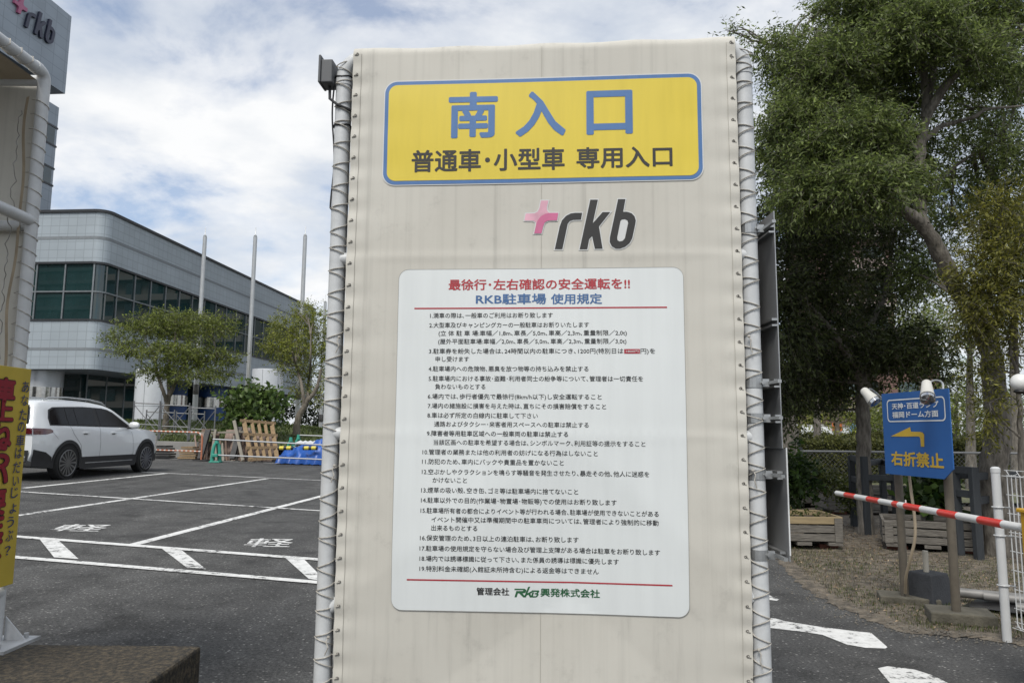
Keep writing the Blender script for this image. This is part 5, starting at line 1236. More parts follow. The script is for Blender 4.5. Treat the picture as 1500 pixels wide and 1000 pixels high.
# ------------------------------------------------------------------ barrier arm and its cabinet
WPA = M('barrier white', (.66, .66, .64), .35, var=.04); RPA = M('barrier red', (.62, .035, .02), .35, var=.08)
Y0a, Y1a = 7.0, 3.72
A0, A1 = PY(1230, 722.5, Y0a), PY(1512, 775.5, Y1a)
ba = thing('barrier_boom', 'red and white banded barrier arm lowered in front of the blue sign', 'barrier', A1)
marks = [1226, 1239, 1254.5, 1272, 1290, 1310, 1318, 1327, 1351, 1377, 1404.5, 1436, 1471, 1560]
def arm_t(x):
    lo, hi = -.05, 1.6
    dv = A1-A0
    for _ in range(40):
        md = (lo+hi)/2; p = A0+dv*md-CAM; px_ = 750+FPX*p.dot(cR)/p.dot(cF)
        if px_ < x: lo = md
        else: hi = md
    return lo
ts = [arm_t(x) for x in marks[:-1]]+[1.06]
for i in range(len(ts)-1):
    a, b = A0+(A1-A0)*ts[i], A0+(A1-A0)*ts[i+1]
    MB().tube([a, b], .0225, 20).build('white_band' if i % 2 == 0 else 'red_band', WPA if i % 2 == 0 else RPA, ba, True)
a = A0+(A1-A0)*arm_t(1224.5); MB().tube([a, A0+(A1-A0)*ts[0]], .0185, 16).build('end_cap', BPL, ba, True)
a = A0+(A1-A0)*arm_t(1327); MB().tube([a+Vector((0, 0, .021)), a+Vector((0, 0, .043))], .005, 8).build('joint_bolt', WPA, ba)
cb = thing('barrier_cabinet', 'orange-yellow barrier cabinet at the picture edge, where the striped arm ends', 'cabinet', (A1.x+.20, A1.y-.17, .0))
cyl_ = M('cabinet yellow', (.58, .33, .02), .4, var=.08)
cx0 = PY(1495, 800, 3.72).x
MB().box((cx0+.165, 3.55, .46), (.32, .34, .95)).build('cabinet_body', cyl_, cb, bev=.012)
MB().box((cx0+.165, 3.55, .935), (.34, .36, .02)).build('cabinet_lid', cyl_, cb, bev=.005); MB().box((cx0+.2, 3.55, .02), (.42, .44, .1)).build('cabinet_foot', MATS['mossy concrete'], cb)

# ------------------------------------------------------------------ white welded mesh fence
FW = M('white fence coating', (.52, .53, .53), .4, var=.06)
fp = G(1473, 937); fx, fy = 3.155, 4.88
mf = thing('mesh_fence', 'white welded mesh fence panel with its round end post beside the barrier cabinet', 'fence', (fx, fy, 0))
ftop = PY(1455, 687, fy).z
MB().tube([(fx, fy, -.1), (fx, fy, ftop)], .0265, 18).build('end_post', FW, mf, True); MB().lathe((fx, fy, ftop), [(.029, -.02), (.029, .006), (.018, .016), (0, .018)], 18).build('post_cap', FW, mf, True)
fd = Vector((.10, -1)).normalized(); FL = 1.9; fzt, fzb = ftop-.012, .10
def FP_(s, z, n=0): return Vector((fx+.045+fd.x*s+fd.y*n*-1, fy-.02+fd.y*s+fd.x*n, z))
m = MB(); k = 0
while k*.036 < FL: m.tube([FP_(.02+k*.036, fzb), FP_(.02+k*.036, fzt-.02)], .0034, 5); k += 1
m.build('vertical_wires', FW, mf)
m = MB()
for z in [fzt-.03]+[fzt-.03-.118*i for i in range(1, 8)]+[fzb]: m.tube([FP_(0, z, .004), FP_(FL, z, .004)], .0036, 5)
m.tube([FP_(0, fzt-.03-.118*3-.02, .004), FP_(FL, fzt-.03-.118*3-.02, .004)], .0028, 5)
m.build('horizontal_wires', FW, mf)
for z in (fzt-.012, fzb+.012):
    m = MB(); nn = 66
    m.tube([FP_(FL*i/nn, z+.021*math.sin(i*2.1), .021*math.cos(i*2.1)) for i in range(nn*1+1)], .0024, 5)
    for dz, n_ in ((.02, 0), (-.016, .02), (-.016, -.02)): m.tube([FP_(0, z+dz, n_), FP_(FL, z+dz, n_)], .0026, 5)
    m.build('rolled_edge', FW, mf)
for z in (ftop-.24, ftop-.42, ftop-.73):
    MB().tube([(fx+.033*math.cos(a), fy+.033*math.sin(a), z) for a in [2*math.pi*q/16 for q in range(16)]], .004, 6, closed=True).build('band_clip', FW, mf, True)
    MB().tube([(fx+.03, fy-.01, z), FP_(.03, z)], .005, 6).build('clip_bolt', MATS['galvanised steel'], mf)
MB().tube([FP_(FL, -.1), FP_(FL, ftop)], .030, 14).build('end_post', FW, mf, True)
# pipes and black sheet lying behind the fence
PIP = M('loose steel pipe', (.22, .215, .205), .55, metal=.25, var=.2)
for i, (a, b, r_, l) in enumerate((((3.50, 5.95), (4.35, 5.45), .036, 'pale steel pipe lying on the ground behind the mesh fence, nearest the sign'), ((3.62, 5.84), (4.5, 5.22), .034, 'second steel pipe lying on the black sheet behind the mesh fence'), ((3.60, 5.45), (4.4, 4.98), .038, 'shiny steel pipe lying lowest behind the mesh fence'))):
    m = MB(); a3, b3 = Vector((*a, .085)), Vector((*b, .09)); m.tube([a3, b3], r_, 14, cap=False); m.tube([b3, a3], r_*.86, 14, cap=False)
    o = m.build('steel_pipe', PIP, None, True); tag(o, l, 'pipe', 'steel pipes on the ground')
o = MB().add([(3.4, 5.75, .03), (3.75, 6.05, .04), (4.5, 5.4, .04), (4.3, 4.95, .03), (3.7, 5.35, .05), (3.9, 5.6, .06)], [(0, 4, 5, 1), (4, 3, 2, 5)]).build('black_sheet', M('black plastic sheet', (.012, .012, .013), .3), None); tag(o, 'black plastic sheet lying under the steel pipes', 'plastic sheet')

# ------------------------------------------------------------------ wooden planters
PLK = M('weathered planter boards', (.085, .078, .068), .9, var=.35, scale=7, stretch=(1.2, 1.2, 12), bump=.7, bscale=14, col2=(.20, .185, .16), c2at=(.35, .7)); PLKN = M('fresh planter board', (.27, .21, .12), .85, var=.2, scale=6, stretch=(1, 1, 8)); SOIL = M('planter soil', (.035, .026, .018), .95, var=.4, scale=25, bump=.8); BRK = M('red brick', (.16, .062, .042), .9, var=.25, scale=15)
def planter(x, y, w, d, h, rz, label, top=PLK, lift=.09, rows_=3, z0=.005):
    t = local_thing('planter_box', label, 'planter', (x, y, z0), rz, 'wooden planter boxes on the verge')
    bh = h/rows_
    for k in range(rows_):
        mt = top if k == rows_-1 else PLK; z = lift+bh*(k+.5)
        for s in (-1, 1):
            MB().box((0, s*d/2, z), (w, .028, bh-.016)).build('side_board', mt, t, bev=.003); MB().box((s*w/2, 0, z), (.028, d-.03, bh-.016)).build('end_board', mt, t, bev=.003)
    for sx in (-1, 1):
        for sy in (-1, 1): MB().box((sx*(w/2-.05), sy*(d/2+.026), lift+h/2-.01), (.085, .022, h-.02)).build('corner_batten', PLK, t, bev=.003)
    MB().box((0, 0, lift+h*.72), (w-.03, d-.03, .02)).build('soil', SOIL, t)
    for sx in (-1, 0, 1): MB().box((sx*w*.4, 0, lift-.02), (.16, d+.06, .035)).build('bearer', PLK, t, bev=.003)
    for sx in (-1, 1): MB().box((sx*w*.36, -d*.32, lift/2-.035), (.21, .10, lift-.005)).build('brick_support', BRK, t, bev=.004)
    return t
gA = G(1193, 802)
planter(gA.x-.17, gA.y+.20, .86, .78, .285, rad(-3), 'weathered planter box with a paler top board, on red bricks beside the edge-on sign', PLKN)
gB = G(1365, 806); planter(gB.x+.02, gB.y+.08, .95, .72, .26, rad(-24), 'weathered planter box behind the posts of the blue sign', PLK)
gC = G(1262, 757); planter(gC.x+.35, gC.y+.5, 1.5, .8, .36, rad(-6), 'long weathered planter box overhung by low greenery, behind the dark timber posts', PLK)
gD = G(1185, 748); planter(gD.x+.05, gD.y+.75, 1.0, .8, .46, rad(30), 'angled dark planter box at the back, under the tall leafy vegetables', PLK)
VEG = leafmat('vegetable leaves', (.012, .03, .009), (.05, .085, .02)); VEG2 = leafmat('low herb leaves', (.03, .045, .012), (.095, .11, .03))
def plant(name, label, x, y, z, clumps, size, per, lt, mat, seed, stems, wid=.55, droop=.35):
    t = thing(name, label, 'plant', (x, y, z)); V, TV = leaves(clumps, size, per, lt, seed, droop, wid, .3)
    np_obj('leaves', V, np.arange(len(V)).reshape(-1, 4), mat, t); np_obj('stalks', TV, np.arange(len(TV)).reshape(-1, 4), mat, t)
    m = MB()
    for a, b in stems: m.tube([a, (Vector(a)+Vector(b))/2+Vector((.02, .01, 0)), b], [.009, .007, .004], 6)
    m.build('stem', M('green stem', (.05, .07, .025), .7), t, True)
q = lambda x, y, Y: PY(x, y, Y)
plant('vegetable_plant', 'tall dark leafy vegetable plants beside the edge-on sign', q(1165, 700, 11).x, 11, .45, [clump(1158, 690, 10.8, 16, 34, 60), clump(1172, 690, 11, 12, 30, 55), clump(1165, 720, 10.7, 14, 18, 40), clump(1178, 705, 10.8, 8, 16, 22)], .10, 6, .22, VEG, 31, [(q(x, 745, 10.9), q(x+3, 670, 10.9)) for x in (1154, 1163, 1171, 1177)])
plant('herb_patch', 'low sprawling greenery spilling over the long planter box', q(1205, 710, 11.3).x, 11.3, .5, [clump(1192, 700, 11.4, 17, 9, 60), clump(1215, 710, 11.3, 20, 8, 70), clump(1236, 722, 10.8, 15, 9, 45), clump(1228, 700, 11.5, 14, 6, 30), clump(1247, 735, 10.6, 8, 8, 22), clump(1200, 690, 11.6, 8, 6, 20)], .055, 7, .16, VEG2, 32, [(q(1210, 725, 11.3), q(1212, 700, 11.3)), (q(1195, 722, 11.3), q(1193, 695, 11.3))])
plant('vegetable_plant', 'dark broad-leaved vegetable plants behind the blue sign posts', gB.x+.05, gB.y+.55, .3, [clump(1358, 725, 9.3, 18, 30, 60), clump(1375, 745, 9.2, 14, 20, 40), clump(1345, 745, 9.2, 12, 18, 34), clump(1368, 705, 9.5, 16, 14, 34)], .13, 5, .2, VEG, 33, [(q(x, 770, 9.3), q(x+2, 705, 9.3)) for x in (1348, 1358, 1367, 1374)], wid=.75)
plant('seedling', 'small green seedlings growing in the planter box with the paler top board', gA.x, gA.y+.45, .33, [clump(1172, 752, 8.9, 9, 5, 14), clump(1205, 754, 8.9, 14, 4, 14), clump(1160, 752, 9.0, 6, 4, 8)], .04, 5, .09, VEG2, 34, [(q(1172, 765, 8.9), q(1172, 750, 8.9))])

# ------------------------------------------------------------------ dark timber railings
TIM = M('dark stained timber', (.030, .035, .040), .7, var=.25, scale=9, stretch=(4, 4, .6), bump=.3)
def tframe(label, posts, rails, w=.075):
    a = posts[0]; t = thing('timber_railing', label, 'railing', (*G(a[0], a[2]).xy, .02), 'dark timber railings')
    B_ = []
    for xt, yt, yb, *xb in posts:
        g = G(xb[0] if xb else xt, yb); tp = PY(xt, yt, g.y); x = (g.x+tp.x)/2 if not xb else g.x
        MB().bar((x, g.y, -.05), (x, g.y, tp.z), w, w, (0, 1, 0)).build('post', TIM, t, bev=.004); B_.append((x, g.y, tp.z))
    for i, j, dz in rails:
        p, q_ = B_[i], B_[j]; zt_ = min(p[2], q_[2])
        MB().bar((p[0], p[1]-.01, zt_-dz), (q_[0], q_[1]-.01, zt_-dz), .05, .075).build('rail', TIM, t, bev=.004)
    return t
tframe('dark timber railing at the foot of the shaded tree, behind the barrier tip', [(1249, 667, 772), (1268, 668, 784), (1294, 672, 771), (1312, 670, 785)], [(0, 1, .03), (1, 2, .03), (2, 3, .04), (0, 1, .32), (1, 3, .26), (0, 2, .03), (2, 3, .26)])
tframe('dark timber railing behind the white mesh fence post', [(1402, 683, 815), (1430, 684, 822), (1470, 690, 808), (1520, 690, 800)], [(0, 1, .03), (1, 2, .03), (0, 1, .28), (1, 2, .28), (2, 3, .03), (0, 2, .03)])
tframe('dark timber railing at the back beside the tall leafy vegetables', [(1146, 655, 735), (1164, 655, 735), (1172, 655, 736), (1130, 655, 735)], [(0, 2, .03), (0, 2, .26), (3, 0, .03)], .10)

# ------------------------------------------------------------------ wire mesh fence at the back, hedge
GLV = M('fence post galvanised', (.17, .175, .18), .6, metal=.3, var=.15)
cf = thing('wire_fence', 'galvanised chain-link fence at the back of the verge before the park hedge', 'fence', (6, 13.3, .05))
cY = 13.3; xs0, xs1 = 5.0, 13.5; ct = PY(1210, 661, cY).z
def cfy(x): return cY-.10*(x-6)
for x in [5.0+.0+k*1.30 for k in range(7)]: MB().tube([(x, cfy(x), -.05), (x, cfy(x), ct+.02)], .024, 10).build('post', GLV, cf, True)
MB().tube([(xs0, cfy(xs0), ct), (xs1, cfy(xs1), ct)], .020, 8).build('top_rail', GLV, cf, True)
m = MB(); H = ct-.06; k = 0
while k*.075 < xs1-xs0:
    for s in (1, -1):
        x = xs0+k*.075; xe = x+s*H; z0_, z1_ = .06, ct
        if xe > xs1: z1_ = .06+(xs1-x); xe = xs1
        if xe < xs0: z1_ = .06+(x-xs0); xe = xs0
        if z1_ > z0_+.02: m.tube([(x, cfy(x)-.02, z0_), (xe, cfy(xe)-.02, z1_)], .0017, 3, cap=False)
    k += 1
for q_ in range(int(H/.075)):
    m.tube([(xs0, cfy(xs0)-.02, .06+q_*.075), (xs0+H-q_*.075, cfy(xs0+H-q_*.075)-.02, ct)], .0017, 3, cap=False); m.tube([(xs1, cfy(xs1)-.02, .06+q_*.075), (xs1-H+q_*.075, cfy(xs1-H+q_*.075)-.02, ct)], .0017, 3, cap=False)
m.build('wire_mesh', GLV, cf)
HL = leafmat('hedge leaves', (.035, .045, .012), (.10, .105, .03), .3)
def hedge(label, x0, x1, Y, ztop, dpt, n, size, seed, slope=0):
    t = thing('clipped_hedge', label, 'hedge', ((x0+x1)/2, Y, .05)); R = np.random.default_rng(seed)
    f = R.random(n); x = R.uniform(x0, x1, n); face = R.random(n) < .55
    bump = .05*np.sin(x*3+seed)+.04*np.sin(x*7.7)
    y = np.where(face, Y+R.normal(0, .05, n), Y+R.uniform(0, dpt, n))+slope*(x-x0); z = np.where(face, R.uniform(.1, ztop, n), ztop+bump+R.normal(0, .04, n))
    c = np.stack([x, y, z], 1); d = R.normal(size=(n, 3)); d[:, 2] += .4; d /= np.linalg.norm(d, axis=1)[:, None]; w = np.cross(d, R.normal(size=(n, 3))); w /= np.linalg.norm(w, axis=1)[:, None]
    s = size*R.uniform(.6, 1.3, n)[:, None]; V = np.stack([c, c+d*s*.5+w*s*.25, c+d*s, c+d*s*.5-w*s*.25], 1).reshape(-1, 3)
    np_obj('leaves', V, np.arange(len(V)).reshape(-1, 4), HL, t)
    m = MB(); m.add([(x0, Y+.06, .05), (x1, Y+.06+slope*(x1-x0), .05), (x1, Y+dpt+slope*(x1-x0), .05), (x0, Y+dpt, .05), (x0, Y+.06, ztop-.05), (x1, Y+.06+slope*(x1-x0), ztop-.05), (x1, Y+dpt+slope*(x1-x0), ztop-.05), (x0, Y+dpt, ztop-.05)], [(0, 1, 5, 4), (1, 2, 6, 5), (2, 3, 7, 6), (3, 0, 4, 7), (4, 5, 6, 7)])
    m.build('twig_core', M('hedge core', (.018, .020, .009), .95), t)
hy = 19.0; hz = PY(1300, 647, hy).z
hedge('long clipped hedge with olive leaves beyond the chain-link fence', 6.2, 18, hy, hz, 1.2, 42000, .07, 51)
hedge('taller clipped hedge farther back, beside the thin bare-trunked tree', 10.2, 24, 25.5, PY(1250, 638, 25.5).z, 1.4, 26000, .09, 52)

# ------------------------------------------------------------------ the big trees on the right
LD = leafmat('oak leaves', (.048, .076, .024), (.165, .205, .066), .44); LD2 = leafmat('oak leaves painted in shade', (.022, .033, .011), (.070, .088, .030), .32); LY_ = leafmat('young yellow green leaves', (.06, .072, .015), (.185, .18, .04), .4)  # second oak leaf material is a darker copy, shade put into its colour
def C(x, y, Y, rx, ry, n, dy=1.0): return clump(x, y, Y, rx, ry, n, dy)
Y2 = 8.2
def T2(x, y, Y=Y2): return PY(x, y, Y)
b2 = T2(1466, 808); b2.z = 0
cl = []
# canopy: upper mass, right-hand sprays, hanging left part
for x, y, Y, rx, ry, n in ((1290, 60, 8.4, 62, 52, 210), (1230, 90, 7.9, 48, 44, 130), (1350, 40, 7.6, 60, 46, 200), (1410, 50, 8.6, 60, 46, 190), (1470, 40, 8.0, 56, 44, 170), (1300, 130, 8.8, 66, 52, 230), (1235, 150, 8.3, 56, 48, 170), (1180, 120, 8.1, 44, 48, 110), (1150, 85, 8.3, 34, 38, 70), (1170, 175, 8.0, 52, 42, 150), (1260, 200, 7.6, 64, 46, 220), (1320, 220, 8.6, 52, 44, 180), (1205, 235, 7.8, 60, 42, 200), (1145, 215, 8.2, 40, 46, 120),
      (1390, 130, 8.9, 54, 40, 150), (1460, 112, 8.3, 50, 28, 110), (1430, 80, 7.6, 52, 30, 120), (1405, 205, 8.8, 36, 22, 50), (1470, 205, 8.2, 42, 22, 60), (1445, 240, 8.8, 56, 26, 110), (1485, 165, 8.6, 28, 18, 36), (1420, 160, 8.2, 34, 18, 44), (1390, 270, 8.9, 46, 32, 90), (1470, 285, 9.0, 44, 26, 80), (1270, 270, 7.3, 60, 34, 180), (1190, 285, 7.7, 56, 34, 170), (1330, 275, 8.0, 40, 28, 90), (1290, 0, 8.2, 70, 46, 190), (1400, -20, 8.3, 90, 50, 260), (1235, 15, 8.4, 40, 28, 60), (1490, -10, 8, 60, 50, 150), (1390, 330, 9.2, 40, 30, 70), (1350, 400, 9.3, 36, 30, 60), (1490, 235, 8.9, 40, 34, 150), (1440, 190, 9.2, 44, 26, 90), (1495, 330, 9.4, 40, 40, 160), (1435, 300, 9.5, 46, 34, 140), (1500, 120, 9.2, 40, 30, 110)):
    cl.append(C(x, y, Y, rx*.94, ry*.94, n*(5.6 if x < 1370 else (3.2 if y < 130 else 2.0))))
cl += [C(1205, 8, 8.6, 34, 10, 30), C(1120, 70, 8.4, 22, 24, 40), C(1070, 46, 8.6, 10, 9, 14), C(1100, 62, 8.5, 16, 10, 24), C(1165, 60, 8.5, 24, 18, 40), C(1190, 40, 8.4, 20, 14, 26)]
tree('oak_tree', 'large oak with a leaning forked trunk behind the white mesh fence post', 'tree', b2,
     [([b2, T2(1458, 730), T2(1456, 680), T2(1462, 625), T2(1457, 575), T2(1449, 510), T2(1429, 460), T2(1402, 425, 8.0), T2(1378, 374, 7.9), T2(1352, 330, 7.8), T2(1318, 304, 7.7), T2(1282, 286, 7.5), T2(1262, 262, 7.4)], .170, .045),
      ([T2(1352, 330, 7.8), T2(1345, 290, 7.9), T2(1346, 256, 8), T2(1352, 192, 8), T2(1358, 150, 8), T2(1350, 90, 8), T2(1340, 30, 8), T2(1335, -40, 8)], .072, .03),
      ([T2(1356, 172, 8), T2(1375, 140, 7.9), T2(1400, 109, 7.8), T2(1424, 80, 7.8), T2(1448, 58, 7.8), T2(1500, 48, 7.8)], .065, .02),
      ([T2(1354, 205, 8), T2(1378, 186, 8), T2(1400, 179, 8), T2(1425, 172, 7.9), T2(1448, 160, 7.9), T2(1500, 155, 7.8)], .036, .012),
      ([T2(1357, 150, 8), T2(1367, 110, 8.1), T2(1368, 60, 8.1), T2(1388, 18, 8.1), T2(1400, -10, 8.1)], .05, .018),
      ([T2(1282, 286, 7.5), T2(1276, 270, 7.4), T2(1272, 240, 7.4), T2(1262, 200, 7.5)], .04, .012),
      ([T2(1318, 304, 7.7), T2(1285, 292, 7.5), T2(1262, 288, 7.3), T2(1230, 260, 7.2)], .045, .012),
      ([T2(1350, 230, 8), T2(1300, 175, 8.1), T2(1240, 140, 8.2), T2(1190, 100, 8.3), T2(1150, 70, 8.4)], .045, .010),
      ([T2(1352, 300, 8), T2(1385, 255, 8.4), T2(1420, 230, 8.6), T2(1470, 200, 8.6)], .035, .01),
      ([T2(1270, 275, 7.4), T2(1215, 210, 7.8), T2(1180, 180, 8), T2(1140, 160, 8.1)], .035, .01)], cl, .056, 9, .24, LD, BARK, 61, droop=.35, wid=.31, wob=.010, sub=3, spread=.75)
Y1 = 9.9
def T1(x, y, Y=Y1): return PY(x, y, Y)
b1 = T1(1268, 784); b1.z = 0
cl = []
for x, y, Y, rx, ry, n in ((1150, 330, 9.2, 50, 46, 190), (1210, 340, 9.8, 60, 44, 220), (1280, 340, 10.4, 56, 44, 200), (1140, 410, 9.0, 44, 46, 190), (1200, 420, 9.4, 56, 44, 230), (1270, 430, 10.6, 52, 44, 190), (1330, 400, 10.8, 34, 40, 90), (1150, 490, 9.2, 46, 40, 200), (1215, 500, 9.8, 54, 40, 230), (1290, 500, 10.2, 52, 36, 200), (1145, 560, 9.8, 36, 32, 140), (1195, 560, 10.2, 44, 32, 170), (1240, 550, 10.6, 40, 30, 150), (1310, 520, 9.6, 44, 22, 120), (1360, 505, 9.6, 34, 24, 70), (1360, 540, 10.0, 40, 14, 60), (1170, 270, 9.6, 46, 34, 120), (1330, 330, 10.8, 40, 36, 100), (1140, 600, 10.4, 26, 20, 60)):
    cl.append(C(x, y, Y, rx, ry, n*2.4))
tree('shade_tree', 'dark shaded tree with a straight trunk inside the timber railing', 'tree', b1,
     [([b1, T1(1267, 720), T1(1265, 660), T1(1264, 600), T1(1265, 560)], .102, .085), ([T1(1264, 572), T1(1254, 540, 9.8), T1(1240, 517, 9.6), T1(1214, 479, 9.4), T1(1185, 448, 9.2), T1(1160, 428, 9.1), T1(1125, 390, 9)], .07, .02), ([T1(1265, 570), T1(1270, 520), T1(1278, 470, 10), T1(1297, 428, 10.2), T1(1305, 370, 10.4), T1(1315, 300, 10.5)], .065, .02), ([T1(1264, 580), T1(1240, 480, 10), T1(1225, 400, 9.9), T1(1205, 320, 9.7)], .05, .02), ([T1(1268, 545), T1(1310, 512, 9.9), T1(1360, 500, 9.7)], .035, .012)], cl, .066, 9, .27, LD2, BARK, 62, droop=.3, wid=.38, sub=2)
# young leafy tree with yellow-green foliage before the leaning trunk
by = PY(1497, 760, 7.6); by.z = .02
cl = [C(x, y, Y, rx, ry, n*1.9) for x, y, Y, rx, ry, n in ((1470, 300, 7.3, 40, 30, 90), (1440, 330, 7.3, 28, 24, 60), (1485, 350, 7.2, 36, 36, 130), (1455, 390, 7.2, 46, 34, 180), (1425, 420, 7.3, 28, 26, 80), (1490, 420, 7.3, 34, 34, 130), (1450, 450, 7.2, 40, 26, 120), (1430, 480, 7.4, 26, 20, 60), (1480, 480, 7.3, 32, 26, 90), (1440, 540, 7.5, 18, 22, 36), (1450, 590, 7.5, 14, 26, 36), (1444, 625, 7.6, 12, 18, 24), (1495, 520, 7.8, 22, 16, 30))]
tree('young_tree', 'young tree with bright yellow-green foliage in front of the leaning oak trunk', 'tree', by, [([by, PY(1496, 640, 7.5), PY(1490, 540, 7.4), PY(1480, 450, 7.3), PY(1470, 360, 7.3), PY(1466, 290, 7.3)], .035, .008), ([PY(1492, 560, 7.4), PY(1470, 480, 7.3), PY(1440, 430, 7.3)], .018, .006), ([PY(1494, 640, 7.5), PY(1465, 612, 7.5), PY(1448, 590, 7.5)], .014, .005)], cl, .050, 9, .2, LY_, BARK, 63, droop=.3, wid=.30)
# thin trees and greens farther back
def btree(label, xb, yb, Y, limbs, cls, size, mat, seed, cat='tree', nm='park_tree', barkm=BARK, per=7, lt=.5, zb=.05):
    b = PY(xb, yb, Y); b.z = zb
    tree(nm, label, cat, b, [([b]+[PY(*p, Y) for p in l], r0, r1) for l, r0, r1 in limbs], [clump(*c) for c in cls], size, per, lt, mat, barkm, seed)
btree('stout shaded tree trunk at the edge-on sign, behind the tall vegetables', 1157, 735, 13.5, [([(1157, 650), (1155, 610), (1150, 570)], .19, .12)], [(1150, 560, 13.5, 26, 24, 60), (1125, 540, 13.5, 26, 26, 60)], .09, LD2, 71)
btree('thin tree with a bare pale trunk before the taller hedge', 1226, 660, 24, [([(1226, 620), (1226, 590)], .09, .06), ([(1226, 628), (1240, 615)], .04, .02)], [(1190, 612, 24, 28, 8, 60), (1240, 598, 24.5, 22, 12, 60), (1210, 590, 24, 30, 12, 60), (1252, 620, 24.2, 14, 8, 30)], .13, LFB, 72, barkm=BARKL)
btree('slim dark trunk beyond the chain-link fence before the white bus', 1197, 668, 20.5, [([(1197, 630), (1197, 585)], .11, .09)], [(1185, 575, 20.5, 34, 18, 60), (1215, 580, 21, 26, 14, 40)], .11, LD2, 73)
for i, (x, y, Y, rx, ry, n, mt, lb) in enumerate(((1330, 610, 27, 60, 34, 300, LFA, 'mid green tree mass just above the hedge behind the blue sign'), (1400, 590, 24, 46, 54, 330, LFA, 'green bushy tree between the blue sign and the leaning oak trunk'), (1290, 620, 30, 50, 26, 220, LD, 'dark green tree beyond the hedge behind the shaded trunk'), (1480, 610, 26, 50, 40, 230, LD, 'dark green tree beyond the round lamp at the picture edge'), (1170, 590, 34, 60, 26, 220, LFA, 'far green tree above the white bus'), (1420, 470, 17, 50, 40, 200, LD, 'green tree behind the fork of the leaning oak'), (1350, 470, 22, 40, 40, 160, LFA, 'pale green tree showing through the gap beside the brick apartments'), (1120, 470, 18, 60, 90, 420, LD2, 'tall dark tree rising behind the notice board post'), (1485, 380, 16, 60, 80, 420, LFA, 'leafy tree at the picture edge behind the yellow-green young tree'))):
    c = PY(x, y, Y); k = Y/FPX
    cls = [(x+rx*.55*math.cos(j*2.4)*(j > 0), y+ry*.55*math.sin(j*2.4)*(j > 0), Y+(.4*j-.8), rx*(.62 if j else .8), ry*(.6 if j else .8), n*.34) for j in range(5)]
    btree(lb, x, 660, Y, [([(x+1, (y+660)/2), (x, y)], .13, .04)], cls, .13 if Y > 20 else .09, mt, 80+i)
# round globe lamp at the picture edge
gl = PY(1494, 560, 7.0); gt = thing('globe_lamp', 'white round globe lamp on a post at the picture edge beside the oak trunk', 'lamp', (gl.x, 7.0, .02))
MB().lathe((gl.x, 7.0, gl.z), [(.083*math.sin(math.pi*k/16)+.0005, -.083*math.cos(math.pi*k/16)) for k in range(17)], 28).build('globe', M('opal globe', (.72, .72, .70), .3, var=.02), gt, True)
MB().tube([(gl.x+.42, 7.05, 0), (gl.x+.42, 7.05, gl.z-.2), (gl.x+.38, 7.05, gl.z-.13), (gl.x+.25, 7.04, gl.z-.11), (gl.x+.03, 7.0, gl.z-.10)], .018, 12).build('lamp_post', BPL, gt, True); MB().lathe((gl.x, 7.0, gl.z-.108), [(.03, 0), (.06, .02), (.055, .035), (.03, .04)], 16).build('collar', BPL, gt, True)

# ------------------------------------------------------------------ beyond the hedge: vehicles, brick apartments
def van(name, label, cat, x, y, L_, W_, H_, rz, mat, bus=False):
    t = local_thing(name, label, cat, (x, y, .06), rz); prof = [(-L_/2, .35), (-L_/2, H_*.82), (-L_/2+.12, H_*.97), (-L_/2+.4, H_), (L_/2-(.25 if bus else 1.25), H_), (L_/2-(.05 if bus else .35), H_*.58), (L_/2, H_*.5), (L_/2, .35)]
    m = MB(); n = len(prof)
    for yk, ins in ((-W_/2, 0), (W_/2, 0)): m.v += [Vector((px_, yk*(1 if z < H_*.6 else .93), z)) for px_, z in prof]
    m.f = [tuple(range(n)), tuple(range(n, 2*n))]+[(k, (k+1) % n, n+(k+1) % n, n+k) for k in range(n)]
    m.build('body', mat, t, bev=.06)
    for s in (-1, 1):
        MB().add([(-L_/2+.35, s*(W_/2*.985+.01), H_*.60), (L_/2-(.5 if bus else 1.1), s*(W_/2*.985+.01), H_*.60), (L_/2-(.5 if bus else 1.45), s*(W_/2*.93+.012), H_*.88), (-L_/2+.4, s*(W_/2*.93+.012), H_*.88)], [(0, 1, 2, 3)]).build('side_window', CGL, t)
        for wx in (-L_*.30, L_*.30): MB().lathe((wx, s*(W_/2-.08), .36), [(.2, -.1), (.34, -.1), (.36, 0), (.34, .1), (.2, .1)], 20, 'y').build('wheel', TYRE, t, True)
    return t
p = PY(1180, 640, 40); v = van('city_bus', 'white bus parked far beyond the hedge, seen past the slim dark trunk', 'bus', p.x-1.0, 40, 8, 2.3, PY(1180, 628, 40).z-.06+.1, rad(8), M('bus white', (.6, .62, .63), .4, coat=.5), True)
MB().box((2.2, -1.18, 1.62), (.55, .03, .42)).build('route_display', M('orange display panel', (.45, .13, .04), .5), v); MB().box((3.2, -1.18, 1.62), (.5, .03, .42)).build('blue_panel', M('light blue panel', (.16, .35, .6), .5), v)
p = PY(1412, 650, 24); van('minivan', 'white minivan roof showing above the hedge beside the oak trunk', 'minivan', p.x+.3, 24, 4.4, 1.7, PY(1412, 645.5, 24).z-.06, rad(175), M('van white', (.64, .65, .66), .25, coat=1))
gx_ = PY(1212, 640, 44); gr_ = thing('garage_block', 'flat grey roadside building with a dark opening beyond the white bus', 'building', (gx_.x, 46, .05))
zt_ = PY(1212, 621, 44).z
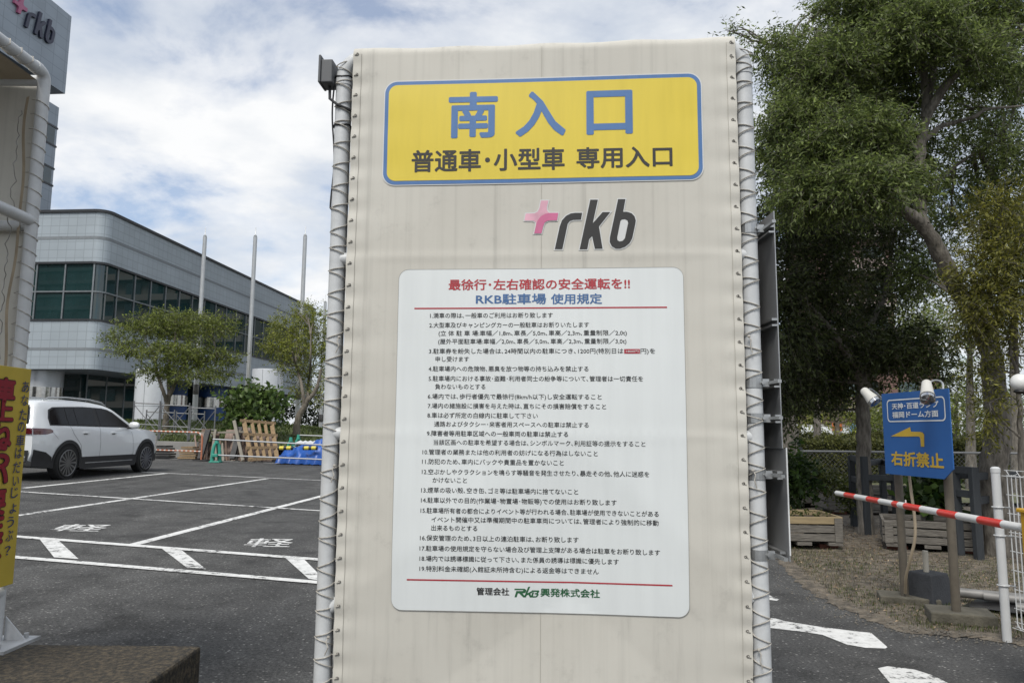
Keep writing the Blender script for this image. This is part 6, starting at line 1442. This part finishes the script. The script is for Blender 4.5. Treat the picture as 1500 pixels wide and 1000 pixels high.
MB().box((gx_.x+2.2, 48, zt_/2), (3.6, 6, zt_)).build('wall', M('grey brown render', (.20, .18, .17), .8, var=.1), gr_); MB().box((gx_.x-1.5, 48.1, zt_-.25), (4.2, 5.6, .5)).build('fascia', M('pale fascia', (.5, .5, .49), .6), gr_); MB().box((gx_.x-1.6, 49.5, zt_/2-.3), (4.0, 2.4, zt_-.7)).build('opening', M('dark opening', (.006, .006, .006), .9), gr_)  # solid black box, its colour stands in for the shade inside the opening
# brick apartments
BRICK = clad_mat('pink brown brick', (.21, .125, .105), .62, .30, .02)
def bbox_uv(name, c, d, mat, parent):
    x0, x1, y0, y1, z0, z1 = c[0]-d[0]/2, c[0]+d[0]/2, c[1]-d[1]/2, c[1]+d[1]/2, c[2]-d[2]/2, c[2]+d[2]/2
    Q_ = [(x0, y0), (x1, y0), (x1, y1), (x0, y1), (x0, y0)]; V, uv, s = [], [], 0
    for i, p in enumerate(Q_):
        if i: s += abs(p[0]-Q_[i-1][0])+abs(p[1]-Q_[i-1][1])
        V += [(*p, z0), (*p, z1)]; uv += [(s, z0), (s, z1)]
    m = MB(); m.v = [Vector(v) for v in V]; m.f = [(2*i, 2*i+2, 2*i+3, 2*i+1) for i in range(4)]+[(1, 3, 5, 7), (0, 6, 4, 2)]
    return m.build(name, mat, parent, uv=uv)
aY = 62
def apartments(label, xa, xb, yt, Y, seed, capx=None):
    a, b = PY(xa, 600, Y), PY(xb, 600, Y); H = PY((xa+xb)/2, yt, Y).z; w = b.x-a.x; t = thing('apartment_building', label, 'building', ((a.x+b.x)/2, Y, .05), 'brick apartment buildings beyond the trees')
    bbox_uv('wall', ((a.x+b.x)/2, Y+4, H/2), (w, 8, H), BRICK, t)
    nf = int(H/3.0); nc = max(2, int(w/3.4))
    WF = M('window surround', (.5, .49, .47), .6); 
    for f_ in range(1, nf):
        MB().box(((a.x+b.x)/2, Y-.55, f_*3.0), (w-.6, 1.1, .16)).build('balcony', WF, t); MB().box(((a.x+b.x)/2, Y-1.06, f_*3.0+.55), (w-.6, .07, .95)).build('balcony_rail', M('balcony panel', (.34, .27, .25), .7), t)
        m = MB()
        for c_ in range(nc): m.box((a.x+w*(c_+.5)/nc, Y-.02, f_*3.0+1.25), (w/nc*.62, .08, 1.9))
        m.build('window', GLASS, t)
    if capx:
        p, q_ = PY(capx[0], 600, Y+2), PY(capx[1], 600, Y+2); h2 = PY(capx[0], capx[2], Y+2).z
        bbox_uv('roof_box', ((p.x+q_.x)/2, Y+5, (H+h2)/2), (q_.x-p.x, 5, h2-H-.02), M('brown roof box', (.075, .058, .042), .8), t)
        MB().box(((a.x+p.x)/2+1, Y+4, H+(h2-H)*.28), (max(.5, (p.x-a.x)*.9), 5, (h2-H)*.55)).build('stair_tower', M('pale render', (.46, .45, .42), .7), t)
apartments('tall pink-brown brick apartment building seen through gaps in the oak crown', 1212, 1318, 78, aY, 1, (1224, 1296, 43))
apartments('brick apartment wing just above the blue sign, behind the trees', 1225, 1380, 500, 55, 2)
